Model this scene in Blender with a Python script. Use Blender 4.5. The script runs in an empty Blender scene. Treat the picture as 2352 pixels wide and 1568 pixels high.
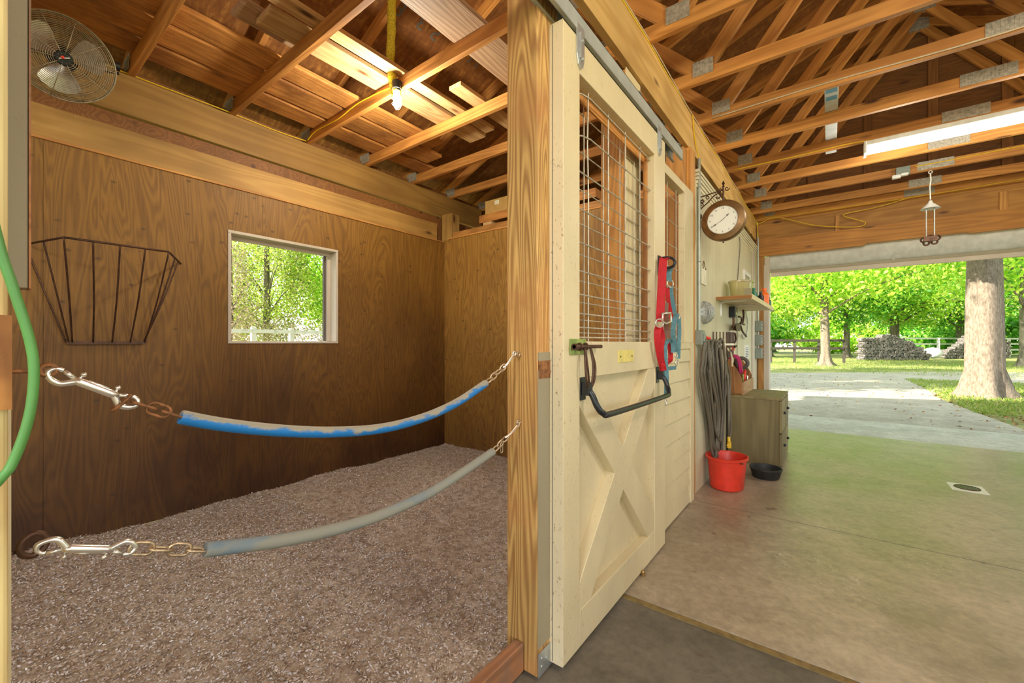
import bpy, math, random
import numpy as np
from mathutils import Vector, Matrix, noise
random.seed(7); NR = np.random.RandomState(11)
scene = bpy.context.scene
COL = scene.collection
# ---------------------------------------------------------------- camera, sky, sun, exposure
F = 960.0; YAW = math.atan((1905 - 1176) / F); HZ = 787.0; CAMH = 1.2
cd = bpy.data.cameras.new('camera'); cam = bpy.data.objects.new('camera', cd); COL.objects.link(cam)
cam.location = (0, 0, CAMH); cam.rotation_euler = (math.pi / 2, 0, YAW)
cd.sensor_width = 36; cd.lens = F / 2352 * 36; cd.shift_y = (HZ - 784) / 2352; cd.clip_start = .02; cd.clip_end = 400
scene.camera = cam
w = bpy.data.worlds.new('World'); scene.world = w; w.use_nodes = True
nt = w.node_tree; nt.nodes.clear()
sky = nt.nodes.new('ShaderNodeTexSky'); sky.sky_type = 'NISHITA'; sky.sun_disc = False
sky.sun_elevation = math.radians(38); sky.sun_rotation = math.radians(225); sky.air_density = 1.1; sky.dust_density = 1.0
bg = nt.nodes.new('ShaderNodeBackground'); bg.inputs[1].default_value = .55
wo = nt.nodes.new('ShaderNodeOutputWorld'); hs = nt.nodes.new('ShaderNodeHueSaturation'); hs.inputs['Saturation'].default_value = .5; nt.links.new(sky.outputs[0], hs.inputs['Color']); nt.links.new(hs.outputs[0], bg.inputs[0]); nt.links.new(bg.outputs[0], wo.inputs[0])
sd = bpy.data.lights.new('sun', 'SUN'); sd.energy = 15; sd.angle = math.radians(.6); sd.color = (1, .93, .8)
sun = bpy.data.objects.new('sun', sd); COL.objects.link(sun)
sun.rotation_euler = Vector((1.32, 1.4, -1.0)).to_track_quat('-Z', 'Y').to_euler(); sun.location = (-20, -20, 20)
vs = scene.view_settings; vs.view_transform = 'Standard'; vs.look = 'None'; vs.gamma = 1; vs.exposure = 0.12; vs.use_curve_mapping = False
BULB_W = 50; TUBE_W = 58

# ---------------------------------------------------------------- helpers
def ray(px, py):
    x = (px - 1176) / F; z = (HZ - py) / F; c, s = math.cos(YAW), math.sin(YAW)
    return (x * c - s, x * s + c, z)
def on_x(px, py, v):
    d = ray(px, py); t = v / d[0]; return Vector((v, d[1] * t, CAMH + d[2] * t))
def on_y(px, py, v):
    d = ray(px, py); t = v / d[1]; return Vector((d[0] * t, v, CAMH + d[2] * t))
def on_z(px, py, v):
    d = ray(px, py); t = (v - CAMH) / d[2]; return Vector((d[0] * t, d[1] * t, v))
WL = {}
def wl(o): return WL.get(o.name, Vector((0, 0, 0))) if o else Vector((0, 0, 0))
def tag(o, label=None, cat=None, group=None, kind=None):
    if label: o['label'] = label
    if cat: o['category'] = cat
    if group: o['group'] = group
    if kind: o['kind'] = kind
    return o
def empty(name, loc, label=None, cat=None, group=None, kind=None):
    o = bpy.data.objects.new(name, None); COL.objects.link(o); o.location = loc; o.empty_display_size = .05
    WL[o.name] = Vector(loc); return tag(o, label, cat, group, kind)
def frame_of(d, up=(0, 0, 1)):
    d = Vector(d).normalized(); up = Vector(up)
    if abs(d.dot(up)) > .99: up = Vector((0, 1, 0))
    s = up.cross(d).normalized(); u = d.cross(s).normalized()
    return d, s, u
class MB:
    def __init__(self): self.v = []; self.f = []
    def add(self, vs, fs):
        n = len(self.v); self.v += [tuple(p) for p in vs]; self.f += [tuple(i + n for i in q) for q in fs]; return self
    def box(self, x0, x1, y0, y1, z0, z1):
        return self.add([(x0,y0,z0),(x1,y0,z0),(x1,y1,z0),(x0,y1,z0),(x0,y0,z1),(x1,y0,z1),(x1,y1,z1),(x0,y1,z1)],
            [(0,3,2,1),(4,5,6,7),(0,1,5,4),(1,2,6,5),(2,3,7,6),(3,0,4,7)])
    def bar(self, a, b, w_, t, up=(0, 0, 1)):
        a = Vector(a); b = Vector(b); d, s, u = frame_of(b - a, up); vs = []
        for p in (a, b):
            for i, j in ((-1,-1),(1,-1),(1,1),(-1,1)): vs.append(p + s * (i * w_ / 2) + u * (j * t / 2))
        return self.add(vs, [(0,3,2,1),(4,5,6,7),(0,1,5,4),(1,2,6,5),(2,3,7,6),(3,0,4,7)])
    def cyl(self, a, b, r, r2=None, n=16):
        return self.tube([a, b], [r, r if r2 is None else r2], n)
    def tube(self, pts, r, n=8, closed=False):
        pts = [Vector(p) for p in pts]; m = len(pts)
        rs = r if isinstance(r, (list, tuple)) else [r] * m
        rings = []; prev = None
        for i, p in enumerate(pts):
            if closed: d = pts[(i + 1) % m] - pts[i - 1]
            else: d = pts[min(i + 1, m - 1)] - pts[max(i - 1, 0)]
            d.normalize()
            if prev is None:
                _, s, u = frame_of(d)
            else:
                s = prev - d * prev.dot(d)
                if s.length < 1e-5: _, s, u = frame_of(d)
                s.normalize(); u = d.cross(s)
            prev = s
            rings.append([p + (s * math.cos(2*math.pi*k/n) + u * math.sin(2*math.pi*k/n)) * rs[i] for k in range(n)])
        vs = [q for rg in rings for q in rg]; fs = []
        for i in range(m if closed else m - 1):
            j = (i + 1) % m
            for k in range(n): fs.append((i*n+k, i*n+(k+1)%n, j*n+(k+1)%n, j*n+k))
        if not closed: fs += [tuple(range(n))[::-1], tuple((m-1)*n + k for k in range(n))]
        return self.add(vs, fs)
    def ring(self, c, R_, r, nrm=(0, 0, 1), n=28, m=6, sx=1, sy=1, up=(0, 0, 1)):
        d, s, u = frame_of(nrm, up); c = Vector(c)
        return self.tube([c + s*(R_*sx*math.cos(2*math.pi*i/n)) + u*(R_*sy*math.sin(2*math.pi*i/n)) for i in range(n)], r, m, True)
    def lathe(self, prof, base=(0, 0, 0), axis=(0, 0, 1), n=28, sx=1, sy=1):
        d, s, u = frame_of(axis); b = Vector(base); vs = []; fs = []
        for (r, h) in prof:
            for k in range(n): vs.append(b + d*h + s*(sx*r*math.cos(2*math.pi*k/n)) + u*(sy*r*math.sin(2*math.pi*k/n)))
        for i in range(len(prof) - 1):
            for k in range(n): fs.append((i*n+k, i*n+(k+1)%n, (i+1)*n+(k+1)%n, (i+1)*n+k))
        fs.append(tuple(range(n))[::-1]); fs.append(tuple((len(prof)-1)*n + k for k in range(n)))
        return self.add(vs, fs)
    def prism(self, poly, off, ax):           # poly: list of 3D points, extruded by vector off
        off = Vector(off); n = len(poly); P = [Vector(p) for p in poly]
        vs = P + [p + off for p in P]
        fs = [tuple(range(n)), tuple(range(2*n - 1, n - 1, -1))] + [(i, i + n, (i+1) % n + n, (i+1) % n) for i in range(n)]
        return self.add(vs, fs)
    def ribbon(self, pts, w_, t, side):       # flat strap through pts, side: direction across the width
        pts = [Vector(p) for p in pts]; side = Vector(side).normalized(); vs = []; m = len(pts)
        for i, p in enumerate(pts):
            d = (pts[min(i+1, m-1)] - pts[max(i-1, 0)]).normalized(); nn = d.cross(side)
            if nn.length < 1e-4: nn = Vector((1, 0, 0))
            nn.normalize(); s = nn.cross(d).normalized()
            for a_, b_ in ((-1,-1),(1,-1),(1,1),(-1,1)): vs.append(p + s*(a_*w_/2) + nn*(b_*t/2))
        fs = [(0,3,2,1), tuple((m-1)*4 + k for k in range(4))]
        for i in range(m - 1):
            for k in range(4): fs.append((i*4+k, i*4+(k+1)%4, (i+1)*4+(k+1)%4, (i+1)*4+k))
        return self.add(vs, fs)
    def sphere(self, c, r, n=14, m=8, sz=1):
        return self.lathe([(max(1e-4, r*math.sin(math.pi*i/m)), -r*sz*math.cos(math.pi*i/m)) for i in range(m + 1)], c, (0, 0, 1), n)
    def build(self, name, mat, parent=None, smooth=False, bevel=0, origin=None):
        V = np.array([tuple(p) for p in self.v], dtype=float)
        if parent is not None and parent.type != 'EMPTY' and origin is None: pass
        if origin is None:
            lo = V.min(0); hi = V.max(0); origin = Vector(((lo[0]+hi[0])/2, (lo[1]+hi[1])/2, lo[2]))
        origin = Vector(origin)
        me = bpy.data.meshes.new(name); me.from_pydata([tuple(p) for p in (V - np.array(origin))], [], self.f)
        me.materials.append(mat); me.validate(); me.update()
        o = bpy.data.objects.new(name, me); COL.objects.link(o)
        if smooth:
            me.polygons.foreach_set('use_smooth', [True] * len(me.polygons))
            if smooth == 2:
                try: me.set_sharp_from_angle(angle=math.radians(40))
                except Exception: pass
        o.location = origin - wl(parent); WL[o.name] = origin
        if parent: o.parent = parent
        if bevel:
            b = o.modifiers.new('bevel', 'BEVEL'); b.width = bevel; b.segments = 2; b.limit_method = 'ANGLE'
        return o
def board(name, a, b, w_, t, mat, parent=None, up=(0, 0, 1), bevel=.002):
    """sawn board from a to b, grain along its length; w_ across, t along up"""
    a = Vector(a); b = Vector(b); L = (b - a).length; d, s, u = frame_of(b - a, up)
    m = MB().box(-L/2, L/2, -w_/2, w_/2, -t/2, t/2)
    me = bpy.data.meshes.new(name); me.from_pydata(m.v, [], m.f); me.materials.append(mat); me.update()
    o = bpy.data.objects.new(name, me); COL.objects.link(o)
    R = Matrix((d, s, u)).transposed(); o.rotation_euler = R.to_euler()
    c = (a + b) / 2; o.location = c - wl(parent); WL[o.name] = c
    if parent: o.parent = parent
    if bevel:
        bb = o.modifiers.new('bevel', 'BEVEL'); bb.width = bevel; bb.segments = 1
    return o
def copy_tree(o, loc=None):
    def cp(x, par):
        c = x.copy(); COL.objects.link(c); c.parent = par
        for ch in list(x.children): cp(ch, c)
        return c
    r = cp(o, None)
    if loc is not None: r.location = loc
    return r
def smooth_path(pts, k=6):
    P = [Vector(p) for p in pts]; out = []
    for i in range(len(P) - 1):
        p0 = P[max(i-1, 0)]; p1 = P[i]; p2 = P[i+1]; p3 = P[min(i+2, len(P)-1)]
        for j in range(k):
            t = j / k
            out.append(.5*((2*p1) + (p2-p0)*t + (2*p0-5*p1+4*p2-p3)*t*t + (3*p1-p0-3*p2+p3)*t**3))
    return out + [P[-1]]
def text_mesh(name, txt, size, origin, xdir, ydir, mat, parent, depth=.0004):
    cu = bpy.data.curves.new(name, 'FONT'); cu.body = txt; cu.size = size; cu.align_x = 'CENTER'; cu.align_y = 'CENTER'; cu.extrude = depth
    tmp = bpy.data.objects.new('tmp', cu); COL.objects.link(tmp)
    bpy.context.view_layer.update()
    me = bpy.data.meshes.new_from_object(tmp.evaluated_get(bpy.context.evaluated_depsgraph_get()))
    vs = [tuple(v.co) for v in me.vertices]; fs = [tuple(p.vertices) for p in me.polygons]
    COL.objects.unlink(tmp); bpy.data.objects.remove(tmp); bpy.data.curves.remove(cu)
    xd = Vector(xdir).normalized(); yd = Vector(ydir).normalized(); zd = xd.cross(yd); o = Vector(origin)
    return [tuple(o + xd*v[0] + yd*v[1] + zd*v[2]) for v in vs], fs

# ---------------------------------------------------------------- materials
def newmat(name):
    m = bpy.data.materials.new(name); m.use_nodes = True; t = m.node_tree
    return m, t, t.nodes['Principled BSDF']
def N(t, typ, **kw):
    n = t.nodes.new(typ)
    for k, v in kw.items():
        if k.startswith('i_'):
            key = k[2:]; n.inputs[int(key) if key.isdigit() else key].default_value = v
        else: setattr(n, k, v)
    return n
def L(t, a, b): t.links.new(a, b)
def ramp(t, fac, stops):
    r = N(t, 'ShaderNodeValToRGB'); e = r.color_ramp.elements
    e[0].position, e[0].color = stops[0][0], (*stops[0][1], 1); e[1].position, e[1].color = stops[-1][0], (*stops[-1][1], 1)
    for p, c in stops[1:-1]:
        x = e.new(p); x.color = (*c, 1)
    L(t, fac, r.inputs[0]); return r.outputs[0]
def mixc(t, fac, a, b, typ='MIX'):
    m = N(t, 'ShaderNodeMix', data_type='RGBA', blend_type=typ)
    if hasattr(fac, 'is_output'): L(t, fac, m.inputs[0])
    else: m.inputs[0].default_value = fac
    for i, c in ((6, a), (7, b)):
        if hasattr(c, 'is_output'): L(t, c, m.inputs[i])
        else: m.inputs[i].default_value = (*c, 1)
    return m.outputs[2]
def math_(t, op, a, b=0.0, c=None):
    m = N(t, 'ShaderNodeMath', operation=op)
    for i, x in ((0, a), (1, b)) + (((2, c),) if c is not None else ()):
        if hasattr(x, 'is_output'): L(t, x, m.inputs[i])
        else: m.inputs[i].default_value = x
    return m.outputs[0]
def coords(t, scale, rnd=True):
    tc = N(t, 'ShaderNodeTexCoord'); mp = N(t, 'ShaderNodeMapping'); mp.inputs['Scale'].default_value = scale
    if rnd:
        oi = N(t, 'ShaderNodeObjectInfo'); ad = N(t, 'ShaderNodeVectorMath', operation='ADD')
        sc = math_(t, 'MULTIPLY', oi.outputs['Random'], 37.0); cb = N(t, 'ShaderNodeCombineXYZ')
        for i in range(3): L(t, sc, cb.inputs[i])
        L(t, tc.outputs['Object'], ad.inputs[0]); L(t, cb.outputs[0], ad.inputs[1]); L(t, ad.outputs[0], mp.inputs[0])
    else: L(t, tc.outputs['Object'], mp.inputs[0])
    return mp.outputs[0]
def noise_(t, vec, scale, detail=3, rough=.5, dist=0):
    n = N(t, 'ShaderNodeTexNoise'); n.inputs['Scale'].default_value = scale; n.inputs['Detail'].default_value = detail
    n.inputs['Roughness'].default_value = rough; n.inputs['Distortion'].default_value = dist
    L(t, vec, n.inputs['Vector']); return n.outputs['Fac']
def bump(t, bs, h, strength=.3, dist=.01):
    b = N(t, 'ShaderNodeBump'); b.inputs['Strength'].default_value = strength; b.inputs['Distance'].default_value = dist
    L(t, h, b.inputs['Height']); L(t, b.outputs[0], bs.inputs['Normal'])
def wood(name, light, dark, axis='X', rings=16, rough=.62, gs=1.0, tint=None, amt=.75, knot=True, kcol=(.10, .035, .012)):
    m, t, bs = newmat(name)
    ax = 'XYZ'.index(axis)
    sc = [5.5*gs]*3; sc[ax] = .45*gs; v = coords(t, sc)
    n = noise_(t, v, 1.0, 2, .45, .35)
    sn = math_(t, 'SINE', math_(t, 'MULTIPLY', n, rings * 6.28)); band = math_(t, 'MULTIPLY_ADD', sn, .5, .5)
    sc2 = [70]*3; sc2[ax] = 2.0; fib = noise_(t, coords(t, sc2), 1.0, 4, .6)
    f = math_(t, 'ADD', math_(t, 'MULTIPLY', band, .55), math_(t, 'MULTIPLY', fib, .55))
    c = ramp(t, f, [(.18, light), (.5, tuple((a*.62+b*.38) for a, b in zip(light, dark))), (.95, dark)])
    c = mixc(t, amt, light, c)
    big = noise_(t, coords(t, (.9, .9, .9)), 1.3, 3, .6)
    c = mixc(t, 1.0, c, ramp(t, big, [(.25, (.68,.66,.62)), (.75, (1.22,1.2,1.15))]), 'MULTIPLY')
    oi = N(t, 'ShaderNodeObjectInfo'); c = mixc(t, 1.0, c, ramp(t, oi.outputs['Random'], [(0, (.8,.77,.72)), (1, (1.12,1.12,1.1))]), 'MULTIPLY')
    if knot:
        ks = [5.0]*3; ks[ax] = 1.7
        vo = N(t, 'ShaderNodeTexVoronoi'); vo.inputs['Scale'].default_value = 1.0; L(t, coords(t, ks), vo.inputs['Vector'])
        kf = ramp(t, vo.outputs['Distance'], [(.05, (1,1,1)), (.13, (0,0,0))])
        c = mixc(t, kf, c, kcol)
    if tint:
        s = noise_(t, coords(t, (1.2, 1.2, 1.2)), 1.4, 5, .65)
        c = mixc(t, ramp(t, s, [(.47, (0,0,0)), (.62, (.8,.8,.8))]), c, tint)
    L(t, c, bs.inputs['Base Color']); bs.inputs['Roughness'].default_value = rough
    bump(t, bs, f, .22, .004); return m
def paint(name, col, spec=(.35,.22,.1), rough=.5, amt=1.0, speck=True):
    m, t, bs = newmat(name)
    a = noise_(t, coords(t, (1, 1, .5)), 2.2, 4, .6)
    c = ramp(t, a, [(.3, tuple(x*.84 for x in col)), (.7, tuple(min(1, x*1.06) for x in col))])
    if speck:
        n = noise_(t, coords(t, (1, 1, .5)), 100, 3, .7); n2 = noise_(t, coords(t, (1, 1, 1)), 3.0, 3, .6)
        f = math_(t, 'MULTIPLY', ramp(t, n, [(.60, (0,0,0)), (.70, (.75,.75,.75))]), ramp(t, n2, [(.4, (.1,.1,.1)), (.75, (1,1,1))]))
        c = mixc(t, math_(t, 'MULTIPLY', f, amt), c, spec)
    L(t, c, bs.inputs['Base Color']); bs.inputs['Roughness'].default_value = rough
    bump(t, bs, a, .05); return m
def plain(name, col, rough=.5, metal=0.0, var=.12, scale=14, emit=None, strength=0, alpha=None, trans=0, bumpy=0):
    m, t, bs = newmat(name)
    n = noise_(t, coords(t, (1, 1, 1)), scale, 3, .6)
    c = ramp(t, n, [(.3, tuple(x*(1-var) for x in col)), (.7, tuple(min(1.0, x*(1+var)) for x in col))])
    L(t, c, bs.inputs['Base Color']); bs.inputs['Roughness'].default_value = rough; bs.inputs['Metallic'].default_value = metal
    if emit: bs.inputs['Emission Color'].default_value = (*emit, 1); bs.inputs['Emission Strength'].default_value = strength
    if trans: bs.inputs['Transmission Weight'].default_value = trans
    if alpha is not None: bs.inputs['Alpha'].default_value = alpha
    if bumpy: bump(t, bs, n, bumpy, .01)
    return m
def two_tone(name, a, b, scale=(6, 6, 6), lo=.45, hi=.55, rough=.6, ns=1.0, metal=0, bmp=.2):
    m, t, bs = newmat(name); n = noise_(t, coords(t, scale), ns, 6, .68)
    L(t, ramp(t, n, [(lo, a), (hi, b)]), bs.inputs['Base Color']); bs.inputs['Roughness'].default_value = rough; bs.inputs['Metallic'].default_value = metal
    bump(t, bs, n, bmp, .004); return m
def plywood(name, light, dark, tint, zlo, zhi, k=1.0):
    """brown plywood sheets: vertical cathedral grain, darker towards the bottom"""
    m, t, bs = newmat(name)
    n = noise_(t, coords(t, (3.6, 3.6, .5), False), 1.0, 3, .5, .8)
    sn = math_(t, 'MULTIPLY_ADD', math_(t, 'SINE', math_(t, 'MULTIPLY', n, 150.0)), .5, .5)
    fib = noise_(t, coords(t, (90, 90, 4), False), 1.0, 4, .6)
    f = math_(t, 'ADD', math_(t, 'MULTIPLY', sn, .35), math_(t, 'MULTIPLY', fib, .65))
    c = ramp(t, f, [(.25, light), (.8, dark)])
    big = noise_(t, coords(t, (1.1, 1.1, .8), False), 1.2, 5, .62)
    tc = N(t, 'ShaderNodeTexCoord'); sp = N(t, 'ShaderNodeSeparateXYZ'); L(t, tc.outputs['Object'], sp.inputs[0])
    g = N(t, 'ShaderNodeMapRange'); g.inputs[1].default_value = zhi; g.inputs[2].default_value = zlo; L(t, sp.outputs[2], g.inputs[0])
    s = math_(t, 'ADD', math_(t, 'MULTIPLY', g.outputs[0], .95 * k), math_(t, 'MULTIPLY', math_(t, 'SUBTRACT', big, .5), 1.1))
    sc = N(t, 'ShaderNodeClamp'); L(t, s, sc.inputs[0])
    c = mixc(t, sc.outputs[0], c, mixc(t, 1.0, c, tint, 'MULTIPLY'))  # colour darker towards the bottom, its edge broken by noise
    vo = N(t, 'ShaderNodeTexVoronoi'); vo.inputs['Scale'].default_value = 1; L(t, coords(t, (7, 7, 11), False), vo.inputs['Vector'])
    c = mixc(t, ramp(t, vo.outputs['Distance'], [(.06, (.6,.6,.6)), (.14, (0,0,0))]), c, (.04, .02, .008))
    L(t, c, bs.inputs['Base Color']); bs.inputs['Roughness'].default_value = .6
    bump(t, bs, f, .15, .003); return m
def osb(name):
    m, t, bs = newmat(name)
    vo = N(t, 'ShaderNodeTexVoronoi'); vo.inputs['Scale'].default_value = 1; vo.inputs['Randomness'].default_value = 1
    L(t, coords(t, (10, 38, 10), False), vo.inputs['Vector'])
    vo2 = N(t, 'ShaderNodeTexVoronoi'); vo2.inputs['Scale'].default_value = 1; L(t, coords(t, (40, 12, 12), False), vo2.inputs['Vector'])
    hs = N(t, 'ShaderNodeSeparateColor'); L(t, vo.outputs['Color'], hs.inputs[0])
    hs2 = N(t, 'ShaderNodeSeparateColor'); L(t, vo2.outputs['Color'], hs2.inputs[0])
    f = math_(t, 'ADD', math_(t, 'MULTIPLY', hs.outputs[0], .55), math_(t, 'MULTIPLY', hs2.outputs[1], .45))
    nz_ = noise_(t, coords(t, (9, 30, 9), False), 1.0, 4, .6, .6)
    f = math_(t, 'ADD', math_(t, 'MULTIPLY', f, .25), math_(t, 'MULTIPLY', nz_, .75))
    c = ramp(t, f, [(.25, (.15,.048,.008)), (.55, (.27,.10,.018)), (.8, (.52,.24,.05))])
    L(t, c, bs.inputs['Base Color']); bs.inputs['Roughness'].default_value = .7
    return m
def concrete(name, a, b, rough=.4, scratch=.5):
    m, t, bs = newmat(name)
    n = noise_(t, coords(t, (1, 1, 1), False), 1.6, 8, .62); n2 = noise_(t, coords(t, (1, 1, 1), False), 28, 5, .7)
    c = ramp(t, n, [(.32, a), (.68, b)])
    c = mixc(t, 1.0, c, ramp(t, n2, [(.3, (.80,.80,.80)), (.7, (1.16,1.16,1.16))]), 'MULTIPLY')
    n3 = noise_(t, coords(t, (1, 1, 1), False), 5.5, 6, .7, .8)
    c = mixc(t, 1.0, c, ramp(t, n3, [(.3, (.80,.79,.77)), (.7, (1.18,1.19,1.2))]), 'MULTIPLY')
    s = noise_(t, coords(t, (1, 1, 1), False), 7, 2, .5, 2.2)
    lines = ramp(t, math_(t, 'ABSOLUTE', math_(t, 'SUBTRACT', s, .5)), [(0, (1,1,1)), (.007, (0,0,0))])
    msk = ramp(t, noise_(t, coords(t, (1, 1, 1), False), 2.0, 4, .6), [(.5, (0,0,0)), (.7, (1,1,1))])
    c = mixc(t, math_(t, 'MULTIPLY', math_(t, 'MULTIPLY', lines, msk), scratch), c, (.72,.68,.6))
    sp = ramp(t, noise_(t, coords(t, (1,1,1), False), 9, 2, .4), [(.74, (0,0,0)), (.78, (.6,.6,.6))])
    c = mixc(t, sp, c, (.09,.05,.03))
    L(t, c, bs.inputs['Base Color'])
    L(t, ramp(t, n, [(.3, (rough,)*3), (.7, (rough+.16,)*3)]), bs.inputs['Roughness'])
    bump(t, bs, n2, .08, .003); return m
def leafy(name, cols, rough=.5, tr=.5):
    m, t, bs = newmat(name)
    g = N(t, 'ShaderNodeNewGeometry'); c = ramp(t, g.outputs['Random Per Island'], [(i/(len(cols)-1), c_) for i, c_ in enumerate(cols)])
    L(t, c, bs.inputs['Base Color']); bs.inputs['Roughness'].default_value = rough
    tl = N(t, 'ShaderNodeBsdfTranslucent'); L(t, c, tl.inputs[0]); mx = N(t, 'ShaderNodeMixShader'); mx.inputs[0].default_value = tr
    out = t.nodes['Material Output']; L(t, bs.outputs[0], mx.inputs[1]); L(t, tl.outputs[0], mx.inputs[2]); L(t, mx.outputs[0], out.inputs[0])
    return m
def island(name, cols, rough=.8):
    m, t, bs = newmat(name); g = N(t, 'ShaderNodeNewGeometry')
    L(t, ramp(t, g.outputs['Random Per Island'], [(i/(len(cols)-1), c_) for i, c_ in enumerate(cols)]), bs.inputs['Base Color'])
    bs.inputs['Roughness'].default_value = rough; return m

M = {}
M['pine'] = wood('pine framing lumber', (.70,.36,.10), (.40,.16,.035))
M['truss'] = wood('truss lumber', (.72,.34,.085), (.42,.155,.03), rings=11)
M['post'] = wood('rough post wood', (.86,.56,.20), (.36,.17,.05), axis='Z', rings=26, gs=1.0, tint=(.50,.23,.07), amt=1.0)
M['plank'] = wood('loose plank wood', (.66,.31,.08), (.33,.12,.026), tint=(.22,.08,.02))
M['paleplank'] = wood('pale plank wood', (.80,.56,.28), (.46,.24,.09))
M['greyplank'] = wood('weathered plank wood', (.5,.33,.2), (.25,.14,.08))
M['beam'] = wood('dusty beam wood', (.50,.30,.085), (.30,.15,.035), rings=8, amt=.6)
M['threshold'] = wood('reddish threshold wood', (.55,.24,.1), (.27,.1,.035), tint=(.2,.14,.1))
M['planky'] = wood('gable planking', (.34,.15,.04), (.18,.07,.018))
M['header'] = wood('header wood', (.55,.28,.07), (.33,.14,.03), rings=9)
M['beam2'] = wood('aisle beam wood', (.80,.54,.22), (.52,.28,.08), rings=8, amt=.7)
M['ply'] = plywood('brown plywood', (.30,.145,.020), (.17,.075,.010), (.22,.15,.09), .1, 2.1)
M['ply2'] = plywood('brown plywood end wall', (.44,.235,.042), (.25,.115,.02), (.30,.24,.2), .05, 1.6, .8)
M['osb'] = osb('strand board')
M['cream'] = paint('cream barn paint', (.72,.61,.375), amt=1.5)
M['creamdirty'] = paint('scuffed cream paint', (.78,.66,.43), (.20,.10,.04), amt=2.2)
M['bead'] = paint('beadboard paint', (.66,.61,.42), speck=False)
M['greyed'] = paint('greyed paint', (.36,.31,.2), (.2,.13,.07))
M['steel'] = plain('galvanised steel', (.52,.55,.55), .38, .75, .2, 9)
M['trackm'] = plain('galvanised track', (.46,.50,.48), .45, .35, .12, 9)
M['plate'] = plain('truss plate steel', (.42,.38,.30), .5, .2, .35, 60)
M['wire'] = plain('mesh wire', (.52,.48,.38), .45, .5, .25, 30)
M['black'] = plain('black metal', (.018,.02,.024), .3, .2)
M['blackmatte'] = plain('black rubber', (.022,.022,.02), .6, 0, .4, 25, bumpy=.3)
M['rust'] = plain('rusty iron', (.30,.13,.05), .6, .5, .5, 60)
M['darkiron'] = plain('dark iron', (.10,.05,.03), .5, .6, .4, 30)
M['chrome'] = plain('nickel plated metal', (.86,.83,.78), .28, .85, .12, 20)
M['oldchain'] = plain('worn zinc chain', (.52,.40,.26), .4, .8, .4, 50)
M['blue'] = two_tone('blue rubber sleeve', (.008,.17,.48), (.30,.27,.20), (9, 4, 26), .50, .58, .55)
def sleeve(name, col, dirt, off):
    m, t, bs = newmat(name); g = N(t, 'ShaderNodeNewGeometry'); sp = N(t, 'ShaderNodeSeparateXYZ'); L(t, g.outputs['Normal'], sp.inputs[0])
    n = noise_(t, coords(t, (30, 14, 30)), 1.0, 6, .7); f = math_(t, 'ADD', math_(t, 'MULTIPLY', sp.outputs[2], .22), math_(t, 'ADD', n, off))
    L(t, ramp(t, f, [(.44, col), (.56, dirt)]), bs.inputs['Base Color']); bs.inputs['Roughness'].default_value = .55; bump(t, bs, n, .2, .003); return m
M['blue'] = sleeve('blue rubber sleeve', (.008,.17,.48), (.31,.28,.21), -.055)
M['grey_sleeve'] = two_tone('grey rubber sleeve', (.25,.245,.20), (.14,.20,.25), (9, 3, 9), .50, .62, .75)
M['red'] = plain('red plastic', (.74,.045,.022), .38)
M['redweb'] = plain('red webbing', (.45,.006,.012), .75, 0, .2, 80, bumpy=.3)
M['tealweb'] = plain('blue green webbing', (.10,.23,.27), .8, 0, .25, 80, bumpy=.3)
M['leather'] = plain('brown leather', (.16,.07,.04), .5)
M['yellow'] = plain('yellow cable jacket', (.78,.50,.02), .45)
M['yrope'] = plain('yellow fuzzy cord', (.80,.55,.03), .9, 0, .45, 120, bumpy=.8)
M['whitew'] = plain('pale cable', (.62,.5,.34), .5)
M['green'] = plain('green hose', (.10,.30,.07), .4)
M['hose'] = plain('grey garden hose', (.13,.11,.075), .45, 0, .3, 4)
M['white'] = plain('white enamel', (.8,.8,.76), .4)
M['dial'] = plain('white dial', (.9,.92,.86), .5, 0, .03)
M['bronze'] = plain('aged bronze', (.22,.12,.045), .42, .55, .4, 12)
M['greybox'] = plain('grey electrical enamel', (.24,.28,.24), .45)
M['window'] = paint('white window trim', (.62,.54,.44), (.3,.2,.12))
M['darkw'] = plain('dark weathered wood', (.12,.10,.08), .8)
M['brassd'] = plain('tarnished brass', (.35,.22,.08), .3, .7)
M['brass'] = plain('yellowed brass plate', (.85,.68,.22), .35, .3)
M['greenp'] = two_tone('chipped green paint', (.19,.27,.06), (.40,.47,.12), (20, 20, 20), .45, .6, .5)
M['fangrill'] = plain('dusty fan wire', (.33,.27,.17), .5, .5, .3, 60)
M['fanblade'] = plain('aluminium fan blade', (.62,.58,.52), .3, .85, .12, 8)
M['concrete'] = concrete('sealed concrete', (.27,.21,.14), (.47,.385,.28), .30, .8)
M['concrete2'] = concrete('old dark concrete', (.10,.088,.065), (.21,.18,.135), .6, .1)
M['apron'] = concrete('apron concrete', (.44,.41,.34), (.58,.54,.46), .7, .1)
M['asphalt'] = concrete('driveway gravel', (.34,.29,.225), (.47,.415,.33), .85, 0)
M['joint'] = plain('ochre joint filler', (.22,.15,.05), .8, 0, .3, 30)
M['bedbase'] = two_tone('bedding base', (.30,.225,.165), (.56,.48,.40), (22, 22, 22), .38, .62, .95, bmp=.8)
M['chips'] = island('wood shavings', [(.22,.15,.10), (.46,.36,.26), (.66,.58,.52), (.72,.72,.76), (.38,.27,.18), (.88,.87,.90)], .9)
M['cab'] = wood('laminate cabinet', (.32,.27,.13), (.19,.15,.06), axis='Z', rings=5, knot=False)
M['tote'] = wood('tote wood', (.36,.16,.045), (.10,.035,.012), axis='Z', rings=9, knot=False)
M['totef'] = wood('tote front wood', (.60,.38,.18), (.40,.2,.08), axis='Y', rings=5, knot=False)
M['bark'] = two_tone('tree bark', (.12,.09,.06), (.27,.215,.16), (34, 34, 9), .36, .66, .95, bmp=1.0)
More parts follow.
